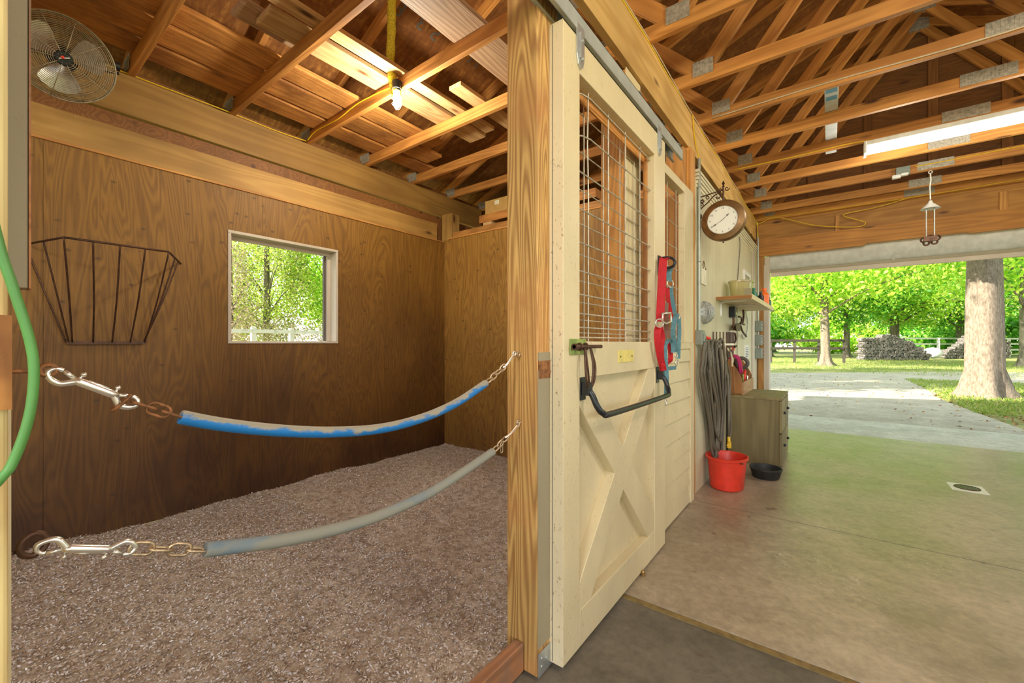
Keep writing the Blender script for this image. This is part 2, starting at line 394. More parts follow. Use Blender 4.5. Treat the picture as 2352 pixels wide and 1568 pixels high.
M['bark2'] = two_tone('far tree bark', (.10,.085,.06), (.24,.2,.15), (6, 6, 2), .4, .6, .95)
M['grass'] = two_tone('lawn ground', (.12,.17,.03), (.38,.33,.12), (.6, .6, .6), .38, .62, .95)
M['blade'] = leafy('grass blades', [(.14,.26,.03), (.3,.4,.06), (.45,.42,.15)])
M['fallen'] = island('fallen leaves', [(.22,.09,.03), (.4,.22,.07), (.5,.35,.13), (.15,.07,.03)])
M['leafA'] = leafy('bright green leaves', [(.22,.50,.03), (.45,.75,.05), (.62,.85,.10), (.85,.92,.22), (.08,.30,.02)], tr=.6)
M['leafB'] = leafy('deep green leaves', [(.05,.25,.02), (.13,.42,.03), (.28,.62,.06), (.5,.74,.12)], tr=.5)
M['leafC'] = leafy('yellow green cedar sprays', [(.25,.42,.04), (.5,.65,.08), (.75,.8,.2), (.08,.15,.02), (.6,.5,.25)], tr=.45)
M['twig'] = leafy('dry pale brush', [(.5,.38,.26), (.62,.52,.4), (.36,.24,.15), (.4,.46,.14)], tr=.25)
M['logend'] = two_tone('weathered split log', (.05,.042,.038), (.21,.185,.165), (10, 10, 10), .38, .6, .9)
M['fencew'] = two_tone('white fence paint', (.7,.68,.62), (.4,.38,.33), (5, 5, 5), .5, .75, .7)
M['fenced'] = plain('dark fence boards', (.045,.035,.025), .8)
M['door'] = plain('white ribbed door skin', (.60,.60,.57), .5)
M['card'] = plain('brown cardboard', (.55,.34,.10), .8)
M['cardw'] = plain('printed white carton', (.62,.66,.68), .5)
M['cardb'] = plain('blue print', (.10,.32,.5), .5)
M['clear'] = plain('cloudy clear plastic', (.85,.80,.50), .18, 0, .04, 5, trans=.8)
M['orange'] = plain('orange plastic', (.85,.16,.02), .35)
M['greenpl'] = plain('dark green plastic', (.02,.16,.09), .35)
M['magenta'] = plain('magenta cloth', (.45,.02,.12), .9)
M['paper'] = plain('cream paper', (.75,.72,.55), .8)
M['ink'] = plain('faded ink', (.15,.14,.12), .8)
M['conduit'] = plain('grey conduit', (.40,.43,.37), .4, .4)
M['ltube'] = plain('lit tube', (.9,.9,.9), .4, emit=(1, .97, .9), strength=2.2)
M['lbulb'] = plain('lit bulb', (.9,.9,.9), .4, emit=(1, .96, .88), strength=60)
M['glow'] = plain('lamp glass', (.9,.95,.9), .05, trans=1.0)

# ---------------------------------------------------------------- ground and floors
def struct(o): o['kind'] = 'structure'; return o
struct(MB().box(-3.0, 2.7, 1.93, 7.02, -.15, 0).build('floor', M['concrete']))
struct(MB().box(-.93, 2.7, -4.5, 1.90, -.15, -.012).build('floor', M['concrete2']))
struct(MB().box(-.9, 2.7, 1.90, 1.93, -.15, -.006).build('trim_1', M['joint']))
struct(MB().box(-.86, 2.7, 3.372, 3.377, -.01, .0006).build('trim_2', M['ink']))
struct(MB().box(-2.2, 3.4, 7.02, 8.42, -.15, -.004).build('floor', M['apron']))
# outdoor ground with a gentle rise to the left of the barn
def ground(name, x0, x1, y0, y1, nx, ny, zf, mat):
    m = MB(); vs = []; fs = []
    for j in range(ny + 1):
        for i in range(nx + 1):
            x = x0 + (x1-x0)*i/nx; y = y0 + (y1-y0)*j/ny; vs.append((x, y, zf(x, y)))
    for j in range(ny):
        for i in range(nx): a = j*(nx+1)+i; fs.append((a, a+1, a+nx+2, a+nx+1))
    return m.add(vs, fs).build(name, mat, smooth=True)
def gz(x, y):
    z = -.03
    if x < -5: z += .035 * min(20, -5 - x)
    return z
g = ground('ground', -70, 90, -40, 120, 80, 80, lambda x, y: gz(x, y) - .02, M['grass']); struct(g)
dpoly = [(-4.5,8.4),(2.2,8.4),(2.15,9.2),(2.05,10.6),(1.95,12),(1.9,13.6),(2.4,15.4),(4.2,17.5),(8,20.5),(20,29),(20,34),(8,27.5),(3,24.4),(-.5,21),(-2.5,19.2),(-6,18),(-16,17.5),(-16,10)]
struct(MB().prism([(x, y, -.06) for x, y in dpoly], (0, 0, .045), 2).build('ground', M['asphalt']))
def scatter(name, mat, pts, size, up=.0, tilt=1.0, parent=None, aspect=.5, smooth=False):
    """many small leaf-like quads in one mesh"""
    n = len(pts); P = np.asarray(pts, dtype=float)
    a = NR.normal(size=(n, 3)); a[:, 2] *= tilt; a /= np.linalg.norm(a, axis=1)[:, None] + 1e-9
    b = NR.normal(size=(n, 3)); b[:, 2] *= tilt; b -= a * (a * b).sum(1)[:, None]; b /= np.linalg.norm(b, axis=1)[:, None] + 1e-9
    s = size * NR.uniform(.55, 1.35, n)[:, None]
    V = np.empty((n, 4, 3)); V[:, 0] = P - a*s; V[:, 1] = P - b*s*aspect; V[:, 2] = P + a*s; V[:, 3] = P + b*s*aspect
    org = P.mean(0); org[2] = V[:, :, 2].min(); V = (V - org).reshape(-1, 3)
    me = bpy.data.meshes.new(name); me.vertices.add(4*n); me.vertices.foreach_set('co', V.ravel())
    me.loops.add(4*n); me.loops.foreach_set('vertex_index', np.arange(4*n, dtype=np.int32))
    me.polygons.add(n); me.polygons.foreach_set('loop_start', np.arange(0, 4*n, 4, dtype=np.int32)); me.polygons.foreach_set('loop_total', np.full(n, 4, dtype=np.int32))
    me.materials.append(mat); me.update(calc_edges=True); me.validate()
    o = bpy.data.objects.new(name, me); COL.objects.link(o); o.location = Vector(org) - wl(parent); WL[o.name] = Vector(org)
    if parent: o.parent = parent
    return o
# stall bedding: uneven bed of shavings
def bedz(x, y): return .012 + .028*noise.noise(Vector((x*1.7, y*1.7, 0))) + .012*noise.noise(Vector((x*7, y*7, 3)))
bed = ground('stall_bedding', -3.62, -.94, -2.6, 3.45, 90, 180, bedz, M['bedbase'])
tag(bed, 'grey-brown wood shavings bedding spread over the stall floor', 'bedding', kind='stuff')
pts = []
for i in range(130000):
    u = random.random(); x = -.94 - 2.68*u
    y = random.uniform(-.4, 3.45) if i % 3 else random.uniform(-.2, 1.5)
    pts.append((x, y, bedz(x, y) + random.uniform(-.002, .008)))
o = scatter('shavings', M['chips'], pts, .0065, tilt=.35, parent=bed, aspect=.45); o['kind'] = 'stuff'
pts = [(-.94 - 2.6*random.random(), random.uniform(-.2, 3.4)) for _ in range(1400)]
o = scatter('straw_bits', M['twig'], [(x, y, bedz(x, y)+.008) for x, y in pts], .03, tilt=.12, parent=bed, aspect=.03); o['kind'] = 'stuff'

# ---------------------------------------------------------------- stall walls
def wall_box(name, mat): return struct(MB().box(*[0]*0).build(name, mat))
wy0, wy1, wz0, wz1 = 1.216, 2.104, 1.195, 2.055
m = MB(); edges = [-2.6, -.93, .285, 1.459, 2.623, 3.47]
for i in range(5):
    a, b = edges[i] + .0008, edges[i+1] - .0008
    for (y0, y1, z0, z1) in ([(a, b, 0, 2.375)] if (b < wy0 or a > wy1) else
        [(a, b, 0, wz0), (a, b, wz1, 2.375)] + ([(a, wy0, wz0, wz1)] if a < wy0 else []) + ([(wy1, b, wz0, wz1)] if b > wy1 else [])):
        m.box(-3.635, -3.62, y0, y1, z0, z1)
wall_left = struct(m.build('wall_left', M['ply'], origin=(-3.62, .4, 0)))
m = MB()
for (y0, y1, z0, z1) in [(-2.6, wy0, 0, 2.7), (wy1, 7.3, 0, 2.7), (wy0, wy1, 0, wz0), (wy0, wy1, wz1, 2.7), (-2.6, 7.3, 2.7, 3.05)]: m.box(-3.735 if z1 < 2.75 else -3.82, -3.715 if z1 < 2.75 else -3.80, y0, y1, z0, z1)
o = m.build('outer_siding', M['planky'], wall_left)
wn = empty('window_1', (-3.70, 1.66, wz0), kind='structure')
m = MB(); t_ = .022
for (y0, y1, z0, z1) in [(wy0, wy1, wz1-t_, wz1), (wy0, wy1, wz0, wz0+.018), (wy1-t_, wy1, wz0+.0185, wz1-t_-.0005), (wy0, wy0+t_, wz0+.0185, wz1-t_-.0005)]: m.box(-3.735, -3.612, y0, y1, z0, z1)
m.build('window_frame', M['window'], wn, bevel=.002)
m = MB()
for (y0, y1, z0, z1) in [(wy0+t_, wy1-t_, wz1-t_-.03, wz1-t_), (wy1-t_-.03, wy1-t_, wz0+.02, wz1-t_-.0305), (wy0+t_, wy0+t_+.012, wz0+.02, wz1-t_-.0305)]: m.box(-3.735, -3.71, y0, y1, z0, z1)
m.build('window_stop', M['window'], wn)
MB().box(-3.76, -3.735, wy1-t_-.05, wy1-t_-.028, wz0+.02, wz1-t_-.03).build('shutter_edge', M['darkw'], wn)
# cap strip, lower and upper beams along the window wall
struct(board('trim_3', (-3.626, -2.6, 2.383), (-3.626, 3.47, 2.383), .034, .016, M['pine']))
o = board('wall_beam', (-3.68, -2.6, 2.49), (-3.68, 3.36, 2.49), .06, .20, M['beam']); tag(o, 'lower of the two long beams above the window wall', 'beam', 'beams along the window wall')
o = board('wall_beam', (-3.765, -2.6, 2.86), (-3.765, 4.25, 2.86), .05, .265, M['beam']); tag(o, 'upper of the two long beams above the window wall, carrying the truss ends', 'beam', 'beams along the window wall')
o = board('corner_post', (-3.60, 3.53, 2.40), (-3.60, 3.53, 2.72), .16, .13, M['beam'], up=(0, 1, 0)); tag(o, 'short corner post top between the beams at the far stall corner', 'post')
# end wall of the stall
m = MB(); xe = [-3.63, -3.344, -2.125, -.98]
for i in range(3): m.box(xe[i]+.0015, xe[i+1]-.0015, 3.45, 3.465, 0, 2.405)
m.box(-3.62, -.98, 3.475, 3.5, 0, 2.40)
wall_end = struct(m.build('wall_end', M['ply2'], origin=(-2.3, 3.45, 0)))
struct(board('trim_4', (-3.55, 3.455, 2.412), (-.98, 3.455, 2.412), .03, .014, M['pine']))
o = board('wall_plate', (-3.5, 3.48, 2.452), (-.98, 3.48, 2.452), .04, .062, M['pine']); tag(o, 'orange-brown board capping the plywood wall at the far end of the stall', 'board')
# stored things on the end wall
o = board('stored_board', (-3.12, 3.56, 2.575), (-1.7, 3.56, 2.575), .12, .085, M['plank']); tag(o, 'short thick board stored on top of the stall end wall', 'board')
for x in (-3.06, -2.6, -2.2): tag(MB().box(x, x+.12, 3.5, 3.62, 2.484, 2.53).build('spacer_block', M['paleplank']), 'pale wooden spacer under the board stored on the stall end wall', 'block', 'spacers on the stall end wall')
bx = empty('cardboard_box', (-2.8, 3.6, 2.62), 'brown cardboard box sitting on the stored boards over the stall end wall', 'box')
MB().box(-3.04, -2.55, 3.51, 3.72, 2.62, 2.765).build('carton', M['card'], bx, bevel=.003)
MB().box(-2.90, -2.84, 3.507, 3.51, 2.70, 2.745).build('paper_label', M['paper'], bx)
# dark rear of the next room, beyond the end wall
struct(MB().box(-3.8, -.98, 7.1, 7.15, 0, 2.99).build('wall_back', M['planky']))
# near partition, behind the camera's left
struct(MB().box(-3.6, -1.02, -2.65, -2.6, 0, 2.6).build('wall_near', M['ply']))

# ---------------------------------------------------------------- roof: trusses, sheathing
RX = .87; RZ = 5.12; EX = -4.35; SL = .43
def rz(x): return RZ - SL * abs(x - RX)
def web(name, a, b, par, mt=None): return board(name, a, b, .038, .089, M['truss'], par, up=(0, 1, 0))
def truss0():
    T = empty('roof_truss', (RX, 0, 2.99))
    tb = lambda n, a, b, h=.089: None
    # each member stands on edge: width .038 along Y
    def mem(n, a, b, h=.089):
        a = Vector(a); b = Vector(b); up = (b - a).cross(Vector((0, 1, 0)));
        if up.z < 0: up = -up
        return board(n, a, b, .038, h, M['truss'], T, up=up)
    mem('bottom_chord', (-3.86, 0, 3.035), (5.6, 0, 3.035))
    mem('rafter', (EX, 0, rz(EX)), (RX, 0, RZ)); mem('rafter', (2*RX-EX, 0, rz(EX)), (RX, 0, RZ))
    for s in (-1, 1):
        mem('web', (RX + s*1.56, 0.002, 3.07), (RX + s*.03, 0.002, RZ-.06)); mem('web', (RX + s*1.60, .004, 3.07), (RX + s*2.55, .004, rz(RX - 2.55)-.03))
    def pl(c, wx, wz):
        m = MB()
        for sy in (-1, 1): m.box(c[0]-wx/2, c[0]+wx/2, sy*.0235-.0012, sy*.0235+.0012, c[1]-wz/2, c[1]+wz/2)
        # tooth dimples
        nx = int(wx/.018)
        for i in range(nx):
            x = c[0]-wx/2+.009+i*.018
            m.box(x-.003, x+.003, -.0262, -.0245, c[1]-wz*.42, c[1]+wz*.42)
        m.build('gusset_plate', M['plate'], T)
    pl((-.69, 3.085), .13, .10); pl((2.43, 3.085), .13, .10); pl((RX, 3.045), .27, .085); pl((RX, RZ-.03), .18, .16)
    pl((RX-2.55, rz(RX-2.55)-.02), .1, .1); pl((-3.75, 3.06), .16, .09)
    return T
T0 = truss0()
ty = [.69 + .6*k for k in range(-4, 11)] + [7.08]
names = {1.29: 'roof truss crossing the stall second from the left, next to the fan', 1.89: 'roof truss that holds the caged bulb and its yellow cable in the stall',
    2.49: 'roof truss just beyond the caged bulb, meeting the long aisle beam nearest the camera', 3.09: 'roof truss second nearest above the aisle, over the halters',
    3.69: 'roof truss third nearest above the aisle with a pale wire along it', 4.29: 'roof truss above the aisle between the clock and the blue printed carton',
    4.89: 'roof truss directly above the fluorescent fixture with yellow cable along its left part', 5.49: 'roof truss just behind the fluorescent fixture',
    6.09: 'roof truss carrying the grey junction box and the white hanging cone', 6.69: 'roof truss next to last before the garage door wall',
    7.08: 'gable truss standing against the plank wall over the garage door', .69: 'roof truss crossing the stall beside the fan'}
for i, y in enumerate(ty):
    t_ = T0 if i == 0 else copy_tree(T0)
    t_.location = (RX, y, 2.99)
    key = min(names, key=lambda q: abs(q - y))
    lab = names[key] if abs(key - y) < .02 else 'roof truss behind the camera, same build as those over the aisle'
    tag(t_, lab, 'roof truss', 'roof trusses spaced two feet apart')
for s, nm in ((-1, 'ceiling'), (1, 'ceiling')):
    m = MB(); xa = RX; xb = RX + s*(RX-EX)
    m.prism([(xa, -4.6, RZ+.047), (xb, -4.6, rz(EX)+.047), (xb, 7.55, rz(EX)+.047), (xa, 7.55, RZ+.047)], (0, 0, .03), 2)
    cl = struct(m.build(nm, M['osb']))
    if s == -1:
        V = []; Fc = []
        for ch, px, py in (('E', 918, 22), ('3', 968, 55), ('5', 1000, 80), ('S', 1050, 110), ('M', 1090, 140)):
            d = Vector(ray(px, py)); # intersect underside plane z = RZ+.046-SL*(RX-x)
            tt = (RZ + .0455 - SL*RX - CAMH) / (d.z - SL*d.x); P = d*tt + Vector((0, 0, CAMH))
            v, f = text_mesh('t', ch, .16, P, (SL*0, -1, 0), (1, 0, SL), M['ink'], None)
            n0 = len(V); V += v; Fc += [tuple(k+n0 for k in q) for q in f]
        MB().add(V, Fc).build('printed_stamp', M['ink'], cl)
# loose planks lying on the truss bottom chords over the stall
def lp(x, wd, y0, y1, mat, lab, z=3.081, t=.03):
    o = board('loose_plank', (x, y0, z + t/2), (x, y1, z + t/2), wd, t, M[mat]); tag(o, lab, 'plank', 'loose planks stored on the trusses over the stall')
lp(-3.51, .20, -1.5, 3.35, 'plank', 'loose plank nearest the window wall, lying on the trusses')
lp(-3.25, .23, -1.5, 2.95, 'plank', 'loose plank second from the window wall, lying on the trusses')
lp(-3.00, .19, -1.0, 2.75, 'plank', 'loose plank third from the window wall, lying on the trusses')
lp(-2.60, .19, 1.05, 2.9, 'paleplank', 'bright pale plank lying on the trusses beside the caged bulb')
lp(-2.41, .10, 1.0, 2.85, 'paleplank', 'narrow pale ridged plank lying beside the bright plank near the bulb')
lp(-2.70, .17, .95, 1.32, 'greyplank', 'short weathered plank end poking past the truss left of the bulb', z=3.114)
lp(-1.75, .26, 1.3, 2.75, 'greyplank', 'weathered grey plank lying on the trusses near the wooden stall post')
lp(-2.2, .12, 2.2, 3.9, 'paleplank', 'pale narrow plank on the trusses beyond the caged bulb')
# long beam carrying the trusses between stalls and aisle
o = board('aisle_beam', (-.88, -4.5, 2.848), (-.88, 7.07, 2.848), .04, .284, M['beam2']); tag(o, 'long orange beam over the sliding door track running down the aisle', 'beam', 'beams along the aisle')
o = board('aisle_beam', (2.62, -4.5, 2.848), (2.62, 7.07, 2.848), .04, .284, M['pine']); tag(o, 'matching long beam on the far side of the aisle', 'beam', 'beams along the aisle')
# right hand side of the aisle: stall front boards, open above
m = MB()
for k in range(9): m.box(2.64, 2.665, .5, 7.15, .13*k, .13*k+.125)
struct(m.build('wall_right', M['cream']))
# ---------------------------------------------------------------- gable end with the garage opening
m = MB()
for k in range(16):
    z0 = 3.03 + .14*k; half = (RZ + .02 - z0)/SL - .02
    z1 = z0 + .135
    h1 = max(.05, (RZ + .02 - z1)/SL)
    if half > .1: m.prism([(RX-half, 7.16, z0), (RX+half, 7.16, z0), (RX+h1, 7.16, z1), (RX-h1, 7.16, z1)], (0, .02, 0), 1)
wall_far = struct(m.build('wall_far', M['planky']))
for x in [-2.0, -1.4, -.8, -.2, .4, 1.0, 1.6, 2.2, 2.8, 3.4]:
    board('stud', (x, 7.14, 3.03), (x, 7.14, rz(x)-.05), .089, .035, M['planky'], wall_far, up=(0, 1, 0))
MB().box(-.98, -.839, 7.125, 7.15, 0, 2.455).box(-.98, -.852, 7.125, 7.15, 2.4555, 2.98).build('wall_return', M['planky'], wall_far)
MB().box(2.95, 6.1, 7.15, 7.2, 0, 3.0).build('wall_right_return', M['planky'], wall_far)
o = board('top_plate', (-.86, 7.12, 3.0), (2.9, 7.12, 3.0), .09, .03, M['pine']); tag(o, 'thin flat plate board running above the garage header', 'board')
o = board('garage_header', (-.85, 7.17, 2.845), (2.9, 7.17, 2.845), .04, .28, M['header']); tag(o, 'upper recessed header board over the garage opening', 'board', 'garage header boards')
hm = MB(); P = [(-.86, 2.465), (.36, 2.465), (.385, 2.49), (1.27, 2.49), (1.32, 2.475), (2.9, 2.475), (2.9, 2.70), (-.86, 2.70)]
hm.prism([(x, 7.09, z) for x, z in P][::-1], (0, .04, 0), 1); tag(hm.build('garage_header', wood('lower header wood', (.62,.29,.06), (.38,.15,.03), axis='X', rings=8)), 'lower header board over the garage opening, notched along its bottom edge', 'board', 'garage header boards')
for x, lab in ((.085, 'small upright block on the garage header nearest the clock'), (1.57, 'small upright block on the garage header at the right')):
    o = board('header_block', (x, 7.14, 2.70), (x, 7.14, 2.915), .045 if x < 1 else .065, .03, M['pine'], up=(0, 1, 0)); tag(o, lab, 'block', 'blocks on the garage header')
o = board('garage_post', (-.80, 7.15, 0), (-.80, 7.15, 2.465), .075, .09, M['header'], up=(0, 1, 0)); tag(o, 'orange-brown door post left of the garage opening, behind the switch boxes', 'post')
jm = MB().box(-.765, -.70, 7.10, 7.30, 0, 2.33); jm.box(-.76, -.70, 7.12, 7.26, 2.33, 2.46)
struct(jm.build('trim_5', M['window'], bevel=.003))
gd = empty('door_1', (.9, 7.35, 2.2), kind='structure')
m = MB(); n = 12
prof = [(7.20 + .13*(1-math.cos(a)), 2.55 - .27*math.sin(a)) for a in [i*math.pi/2/n for i in range(n+1)]]
poly = [(-.74, y, z) for y, z in prof] + [(-.74, y+.03, z) for y, z in prof[::-1]]
m.prism(poly, (3.5, 0, 0), 0); m.build('door_panel', M['door'], gd, smooth=2)
MB().box(-.74, 2.76, 7.32, 7.37, 2.245, 2.285).build('bottom_rail', M['greyed'], gd)
MB().box(-.70, 2.76, 7.33, 7.38, 2.19, 2.245).build('bottom_seal', M['window'], gd)
MB().cyl((.63, 7.19, 2.56), (.66, 7.31, 2.28), .012, n=6).build('seam_strap', M['white'], gd)

# ---------------------------------------------------------------- central post, threshold, left post
cp = empty('stall_post', (-.9, 1.316, 0), 'rough knotty wooden post between the stall opening and the sliding door', 'post')
m = MB().box(-.97, -.833, 1.246, 1.386, .0, 2.71); m.build('post_body', M['post'], cp, bevel=.004)
MB().box(-.833, -.8305, 1.249, 1.384, .10, 1.10).build('painted_face', M['greyed'], cp)
MB().box(-.833, -.8300, 1.250, 1.384, 1.135, 1.165).build('painted_band', M['greyed'], cp)
MB().box(-.833, -.8292, 1.252, 1.384, 1.07, 1.135).build('rusty_stain', M['rust'], cp)
m = MB().box(-.8305, -.828, 1.247, 1.39, .0, .085)
for y, z in ((1.27, .06), (1.27, .03), (1.30, .045), (1.335, .055), (1.335, .028)): m.cyl((-.829, y, z), (-.8255, y, z), .005, n=8)
m.build('base_bracket', M['steel'], cp)
o = board('threshold_board', (-.91, -.6, .052), (-.91, 1.243, .052), .042, .104, M['threshold'], bevel=.004); tag(o, 'reddish threshold board across the stall opening at the foot of the wooden post', 'board')
lpst = empty('left_post', (-.90, -.04, 0), 'pale rough post edge at the far left of the frame, holding the chain ends', 'post')
MB().box(-.97, -.835, -.11, .036, 0, 2.71).build('post_body', wood('pale rough post', (.82,.68,.34), (.45,.28,.1), axis='Z', rings=10, knot=False), lpst, bevel=.004)
MB().box(-.86, -.83, -.02, .039, 1.115, 1.235).build('bare_patch', M['plank'], lpst)
MB().box(-.965, -.90, .036, .0415, 0, 1.19).build('edge_strip', M['cream'], lpst)
o = MB().box(-1.012, -.975, -.12, .062, 1.283, 2.71).build('stop_board', M['greyed'], bevel=.002); tag(o, 'grey-tan stop board hanging beside the left post, ending above the chains', 'board')
MB().box(-1.014, -.973, .062, .0645, 1.283, 2.71).build('reddish_edge', M['threshold'], o)  # thin reddish strip along the edge of the board

# ---------------------------------------------------------------- fixed stall front behind the sliding door
fp = empty('stall_front_panel', (-.87, 2.45, 0), 'fixed cream stall front of lap boards below and wire grille above, behind the sliding door', 'stall front')
m = MB(); z = .01
while z < 1.13:
    h = .128; m.prism([(-.86, 1.39, z), (-.832, 1.39, z), (-.850, 1.39, z+h), (-.86, 1.39, z+h)], (0, 2.0, 0), 1); z += .132
m.build('lap_boards', M['cream'], fp)
MB().box(-.88, -.832, 1.39, 3.39, 1.155, 1.2).build('mid_rail', M['cream'], fp, bevel=.003)
MB().box(-.895, -.832, 1.39, 3.39, 2.285, 2.345).build('top_rail', M['cream'], fp, bevel=.003)
for y0, y1, z0 in ((3.15, 3.39, 0), (1.388, 1.43, 0)): MB().box(-.875, -.830, y0, y1, z0 if y0 < 3 else 1.2, 2.345).build('stile', M['cream'], fp, bevel=.003)
MB().box(-.85, -.826, 3.31, 3.40, 0, 1.2).build('corner_board', M['cream'], fp, bevel=.003)
ZR = [1.222, 1.262, 1.318, 1.395, 1.49, 1.605, 1.74, 1.89, 2.055, 2.225]
m = MB(); y = 1.47
while y < 3.15: m.cyl((-.868, y, 1.18), (-.868, y, 2.30), .0028, n=6); y += .2
for z in ZR: m.cyl((-.872, 1.4, z-.018), (-.872, 3.2, z-.018), .0028, n=6)
m.build('grille', M['wire'], fp)
o = empty('stall_stud', (-.955, 2.255, 0), 'orange stud seen through the door grille with its aisle side painted cream', 'post')
board('stud_body', (-.955, 2.255, 0), (-.955, 2.255, 2.69), .14, .145, M['pine'], o, up=(1, 0, 0))
MB().box(-.884, -.880, 2.185, 2.40, 1.2, 2.70).build('painted_side', M['cream'], o)
o = board('stall_stud', (-.95, 3.35, 1.0), (-.95, 3.35, 2.69), .09, .14, M['pine'], up=(1, 0, 0)); tag(o, 'orange stud seen through the narrow grille left of the conduit', 'post')
o = board('tall_post', (-.885, 3.46, 0), (-.885, 3.46, 2.71), .14, .07, M['pine'], up=(1, 0, 0)); tag(o, 'natural wood post above the fixed panel, left of the grey conduit', 'post')

# ---------------------------------------------------------------- sliding door
XD0, XD1 = -.838, -.775; ya, yb = 1.33, 2.52
sd_ = empty('sliding_stall_door', (-.80, 1.93, .012), 'cream painted sliding stall door with X-braced bottom and wire grille top', 'door')
def dbox(n, y0, y1, z0, z1, x0=XD0, x1=XD1, mat='cream'): return MB().box(x0, x1, y0, y1, z0, z1).build(n, M[mat], sd_, bevel=.003)
s1 = dbox('stile', ya+.0015, 1.458, .012, 2.385); dbox('stile', 2.337, yb, .012, 2.385)
MB().box(XD0, XD1, ya-.002, ya+.0015, .012, 2.385).build('scuffed_edge', M['creamdirty'], s1, bevel=.001)
MB().box(XD0+.018, XD0+.020, ya-.004, ya-.0015, .02, 2.38).build('seam', M['ink'], s1)
dbox('top_rail', 1.458, 2.337, 2.25, 2.385); dbox('mid_rail', 1.458, 2.337, 1.06, 1.205); dbox('bottom_rail', 1.458, 2.337, .012, .155)
MB().box(-.837, -.822, 1.45, 2.35, .02, 1.07).build('back_panel', M['cream'], sd_)
def brace(a, b, x1):
    a = Vector(a); b = Vector(b); d = (b-a).normalized(); s = Vector((0, -d.z, d.y)); h = .072
    y0, y1, z0, z1 = 1.458, 2.337, .155, 1.06
    poly = [a + s*h - d*.2, a - s*h - d*.2, b - s*h + d*.2, b + s*h + d*.2]
    def clip(P, ax, val, keep_gt):
        out = []
        for i in range(len(P)):
            p, q = P[i], P[(i+1) % len(P)]; ip = (p[ax] > val) == keep_gt; iq = (q[ax] > val) == keep_gt
            if ip: out.append(p)
            if ip != iq: out.append(p + (q-p)*((val - p[ax])/(q[ax]-p[ax])))
        return out
    for ax, val, kg in ((1, y0, True), (1, y1, False), (2, z0, True), (2, z1, False)): poly = clip(poly, ax, val, kg)
    return MB().prism([(-.823, p.y, p.z) for p in poly], (x1 + .823, 0, 0), 0).build('brace', M['cream'], sd_, bevel=.003)
brace((0, 1.50, .20), (0, 2.295, 1.015), -.777); brace((0, 1.50, 1.015), (0, 2.295, .20), -.7772)
m = MB(); y = 1.59; k = 0
while y < 2.337:
    if k == 0: m.tube([(-.806, y, 2.27), (-.806, y-.008, 2.02), (-.806, y+.002, 1.8), (-.806, y, 1.19)], .0032, 6)
    else: m.cyl((-.806, y, 1.19), (-.806, y, 2.27), .0032, n=6)
    y += .2; k += 1
for z in ZR:
    if z > 2.05: m.tube([(-.801, 1.44, z-.05), (-.801, 1.52, z-.015), (-.801, 1.60, z), (-.801, 2.35, z)], .0032, 6)
    else: m.cyl((-.801, 1.44, z), (-.801, 2.35, z), .0032, n=6)
m.build('grille', M['wire'], sd_)
struct_in = board('inner_strip', (-.825, 2.325, 1.205), (-.825, 2.325, 2.25), .02, .02, M['plank'], sd_, up=(1, 0, 0))
board('inner_strip', (-.832, 1.46, 2.235), (-.832, 2.33, 2.235), .012, .05, M['plank'], sd_)
MB().box(-.775, -.772, 1.825, 2.015, 1.108, 1.165).build('name_plate', M['brass'], sd_, bevel=.001)
m = MB()
for y in (1.85, 1.99): m.cyl((-.773, y, 1.136), (-.770, y, 1.136), .004, n=8)
m.build('screw', M['darkiron'], sd_)
# bolt latch with looped handle
lt = MB().box(-.775, -.768, 1.375, 1.50, 1.155, 1.215).build('latch_plate', M['greenp'], sd_, bevel=.002)
m = MB(); m.cyl((-.752, 1.37, 1.185), (-.752, 1.60, 1.185), .0075, n=10); m.cyl((-.752, 1.37, 1.185), (-.752, 1.395, 1.185), .0125, n=10)
for y in (1.42, 1.47): m.ring((-.757, y, 1.185), .012, .004, (0, 1, 0), 14, 6)
m.build('latch_bolt', M['darkiron'], lt)
m = MB()
for dy in (0, .018):
    m.tube(smooth_path([(-.752, 1.455+dy*.2, 1.18), (-.74, 1.437+dy, 1.11), (-.74, 1.45+dy, 1.045), (-.745, 1.48, 1.018), (-.74, 1.512-dy, 1.05), (-.74, 1.52-dy, 1.11), (-.752, 1.505-dy*.2, 1.18)]), .0042, 6)
m.build('loop_handle', M['darkiron'], lt)
# blanket bar on the door
bb = MB().tube(smooth_path([(-.765, 1.478, 1.03), (-.735, 1.48, 1.0), (-.715, 1.485, .955), (-.70, 1.51, .925), (-.695, 1.60, .916), (-.695, 2.25, .916), (-.70, 2.34, .925), (-.715, 2.37, .955), (-.735, 2.375, 1.0), (-.765, 2.377, 1.03)]), .0125, 12).build('blanket_bar', M['black'], sd_, smooth=True)
for y in (1.478, 2.377):
    MB().box(-.775, -.77, y-.022, y+.022, .975, 1.065).box(-.77, -.738, y-.017, y+.017, .995, 1.045).build('bar_bracket', M['black'], bb, bevel=.002)
# hangers
for y in (1.455, 2.405):
    m = MB(); P = [(y-.03, 2.43), (y+.03, 2.43), (y+.03, 2.31), (y+.018, 2.275), (y, 2.262), (y-.018, 2.275), (y-.03, 2.31)]
    m.prism([(-.775, a, b) for a, b in P], (.007, 0, 0), 0); m.box(-.771, -.761, y-.012, y+.012, 2.30, 2.40)
    for z in (2.30, 2.37): m.cyl((-.768, y+.002, z), (-.757, y+.002, z), .007, n=6)
    m.build('hanger_strap', M['steel'], sd_, bevel=.001)
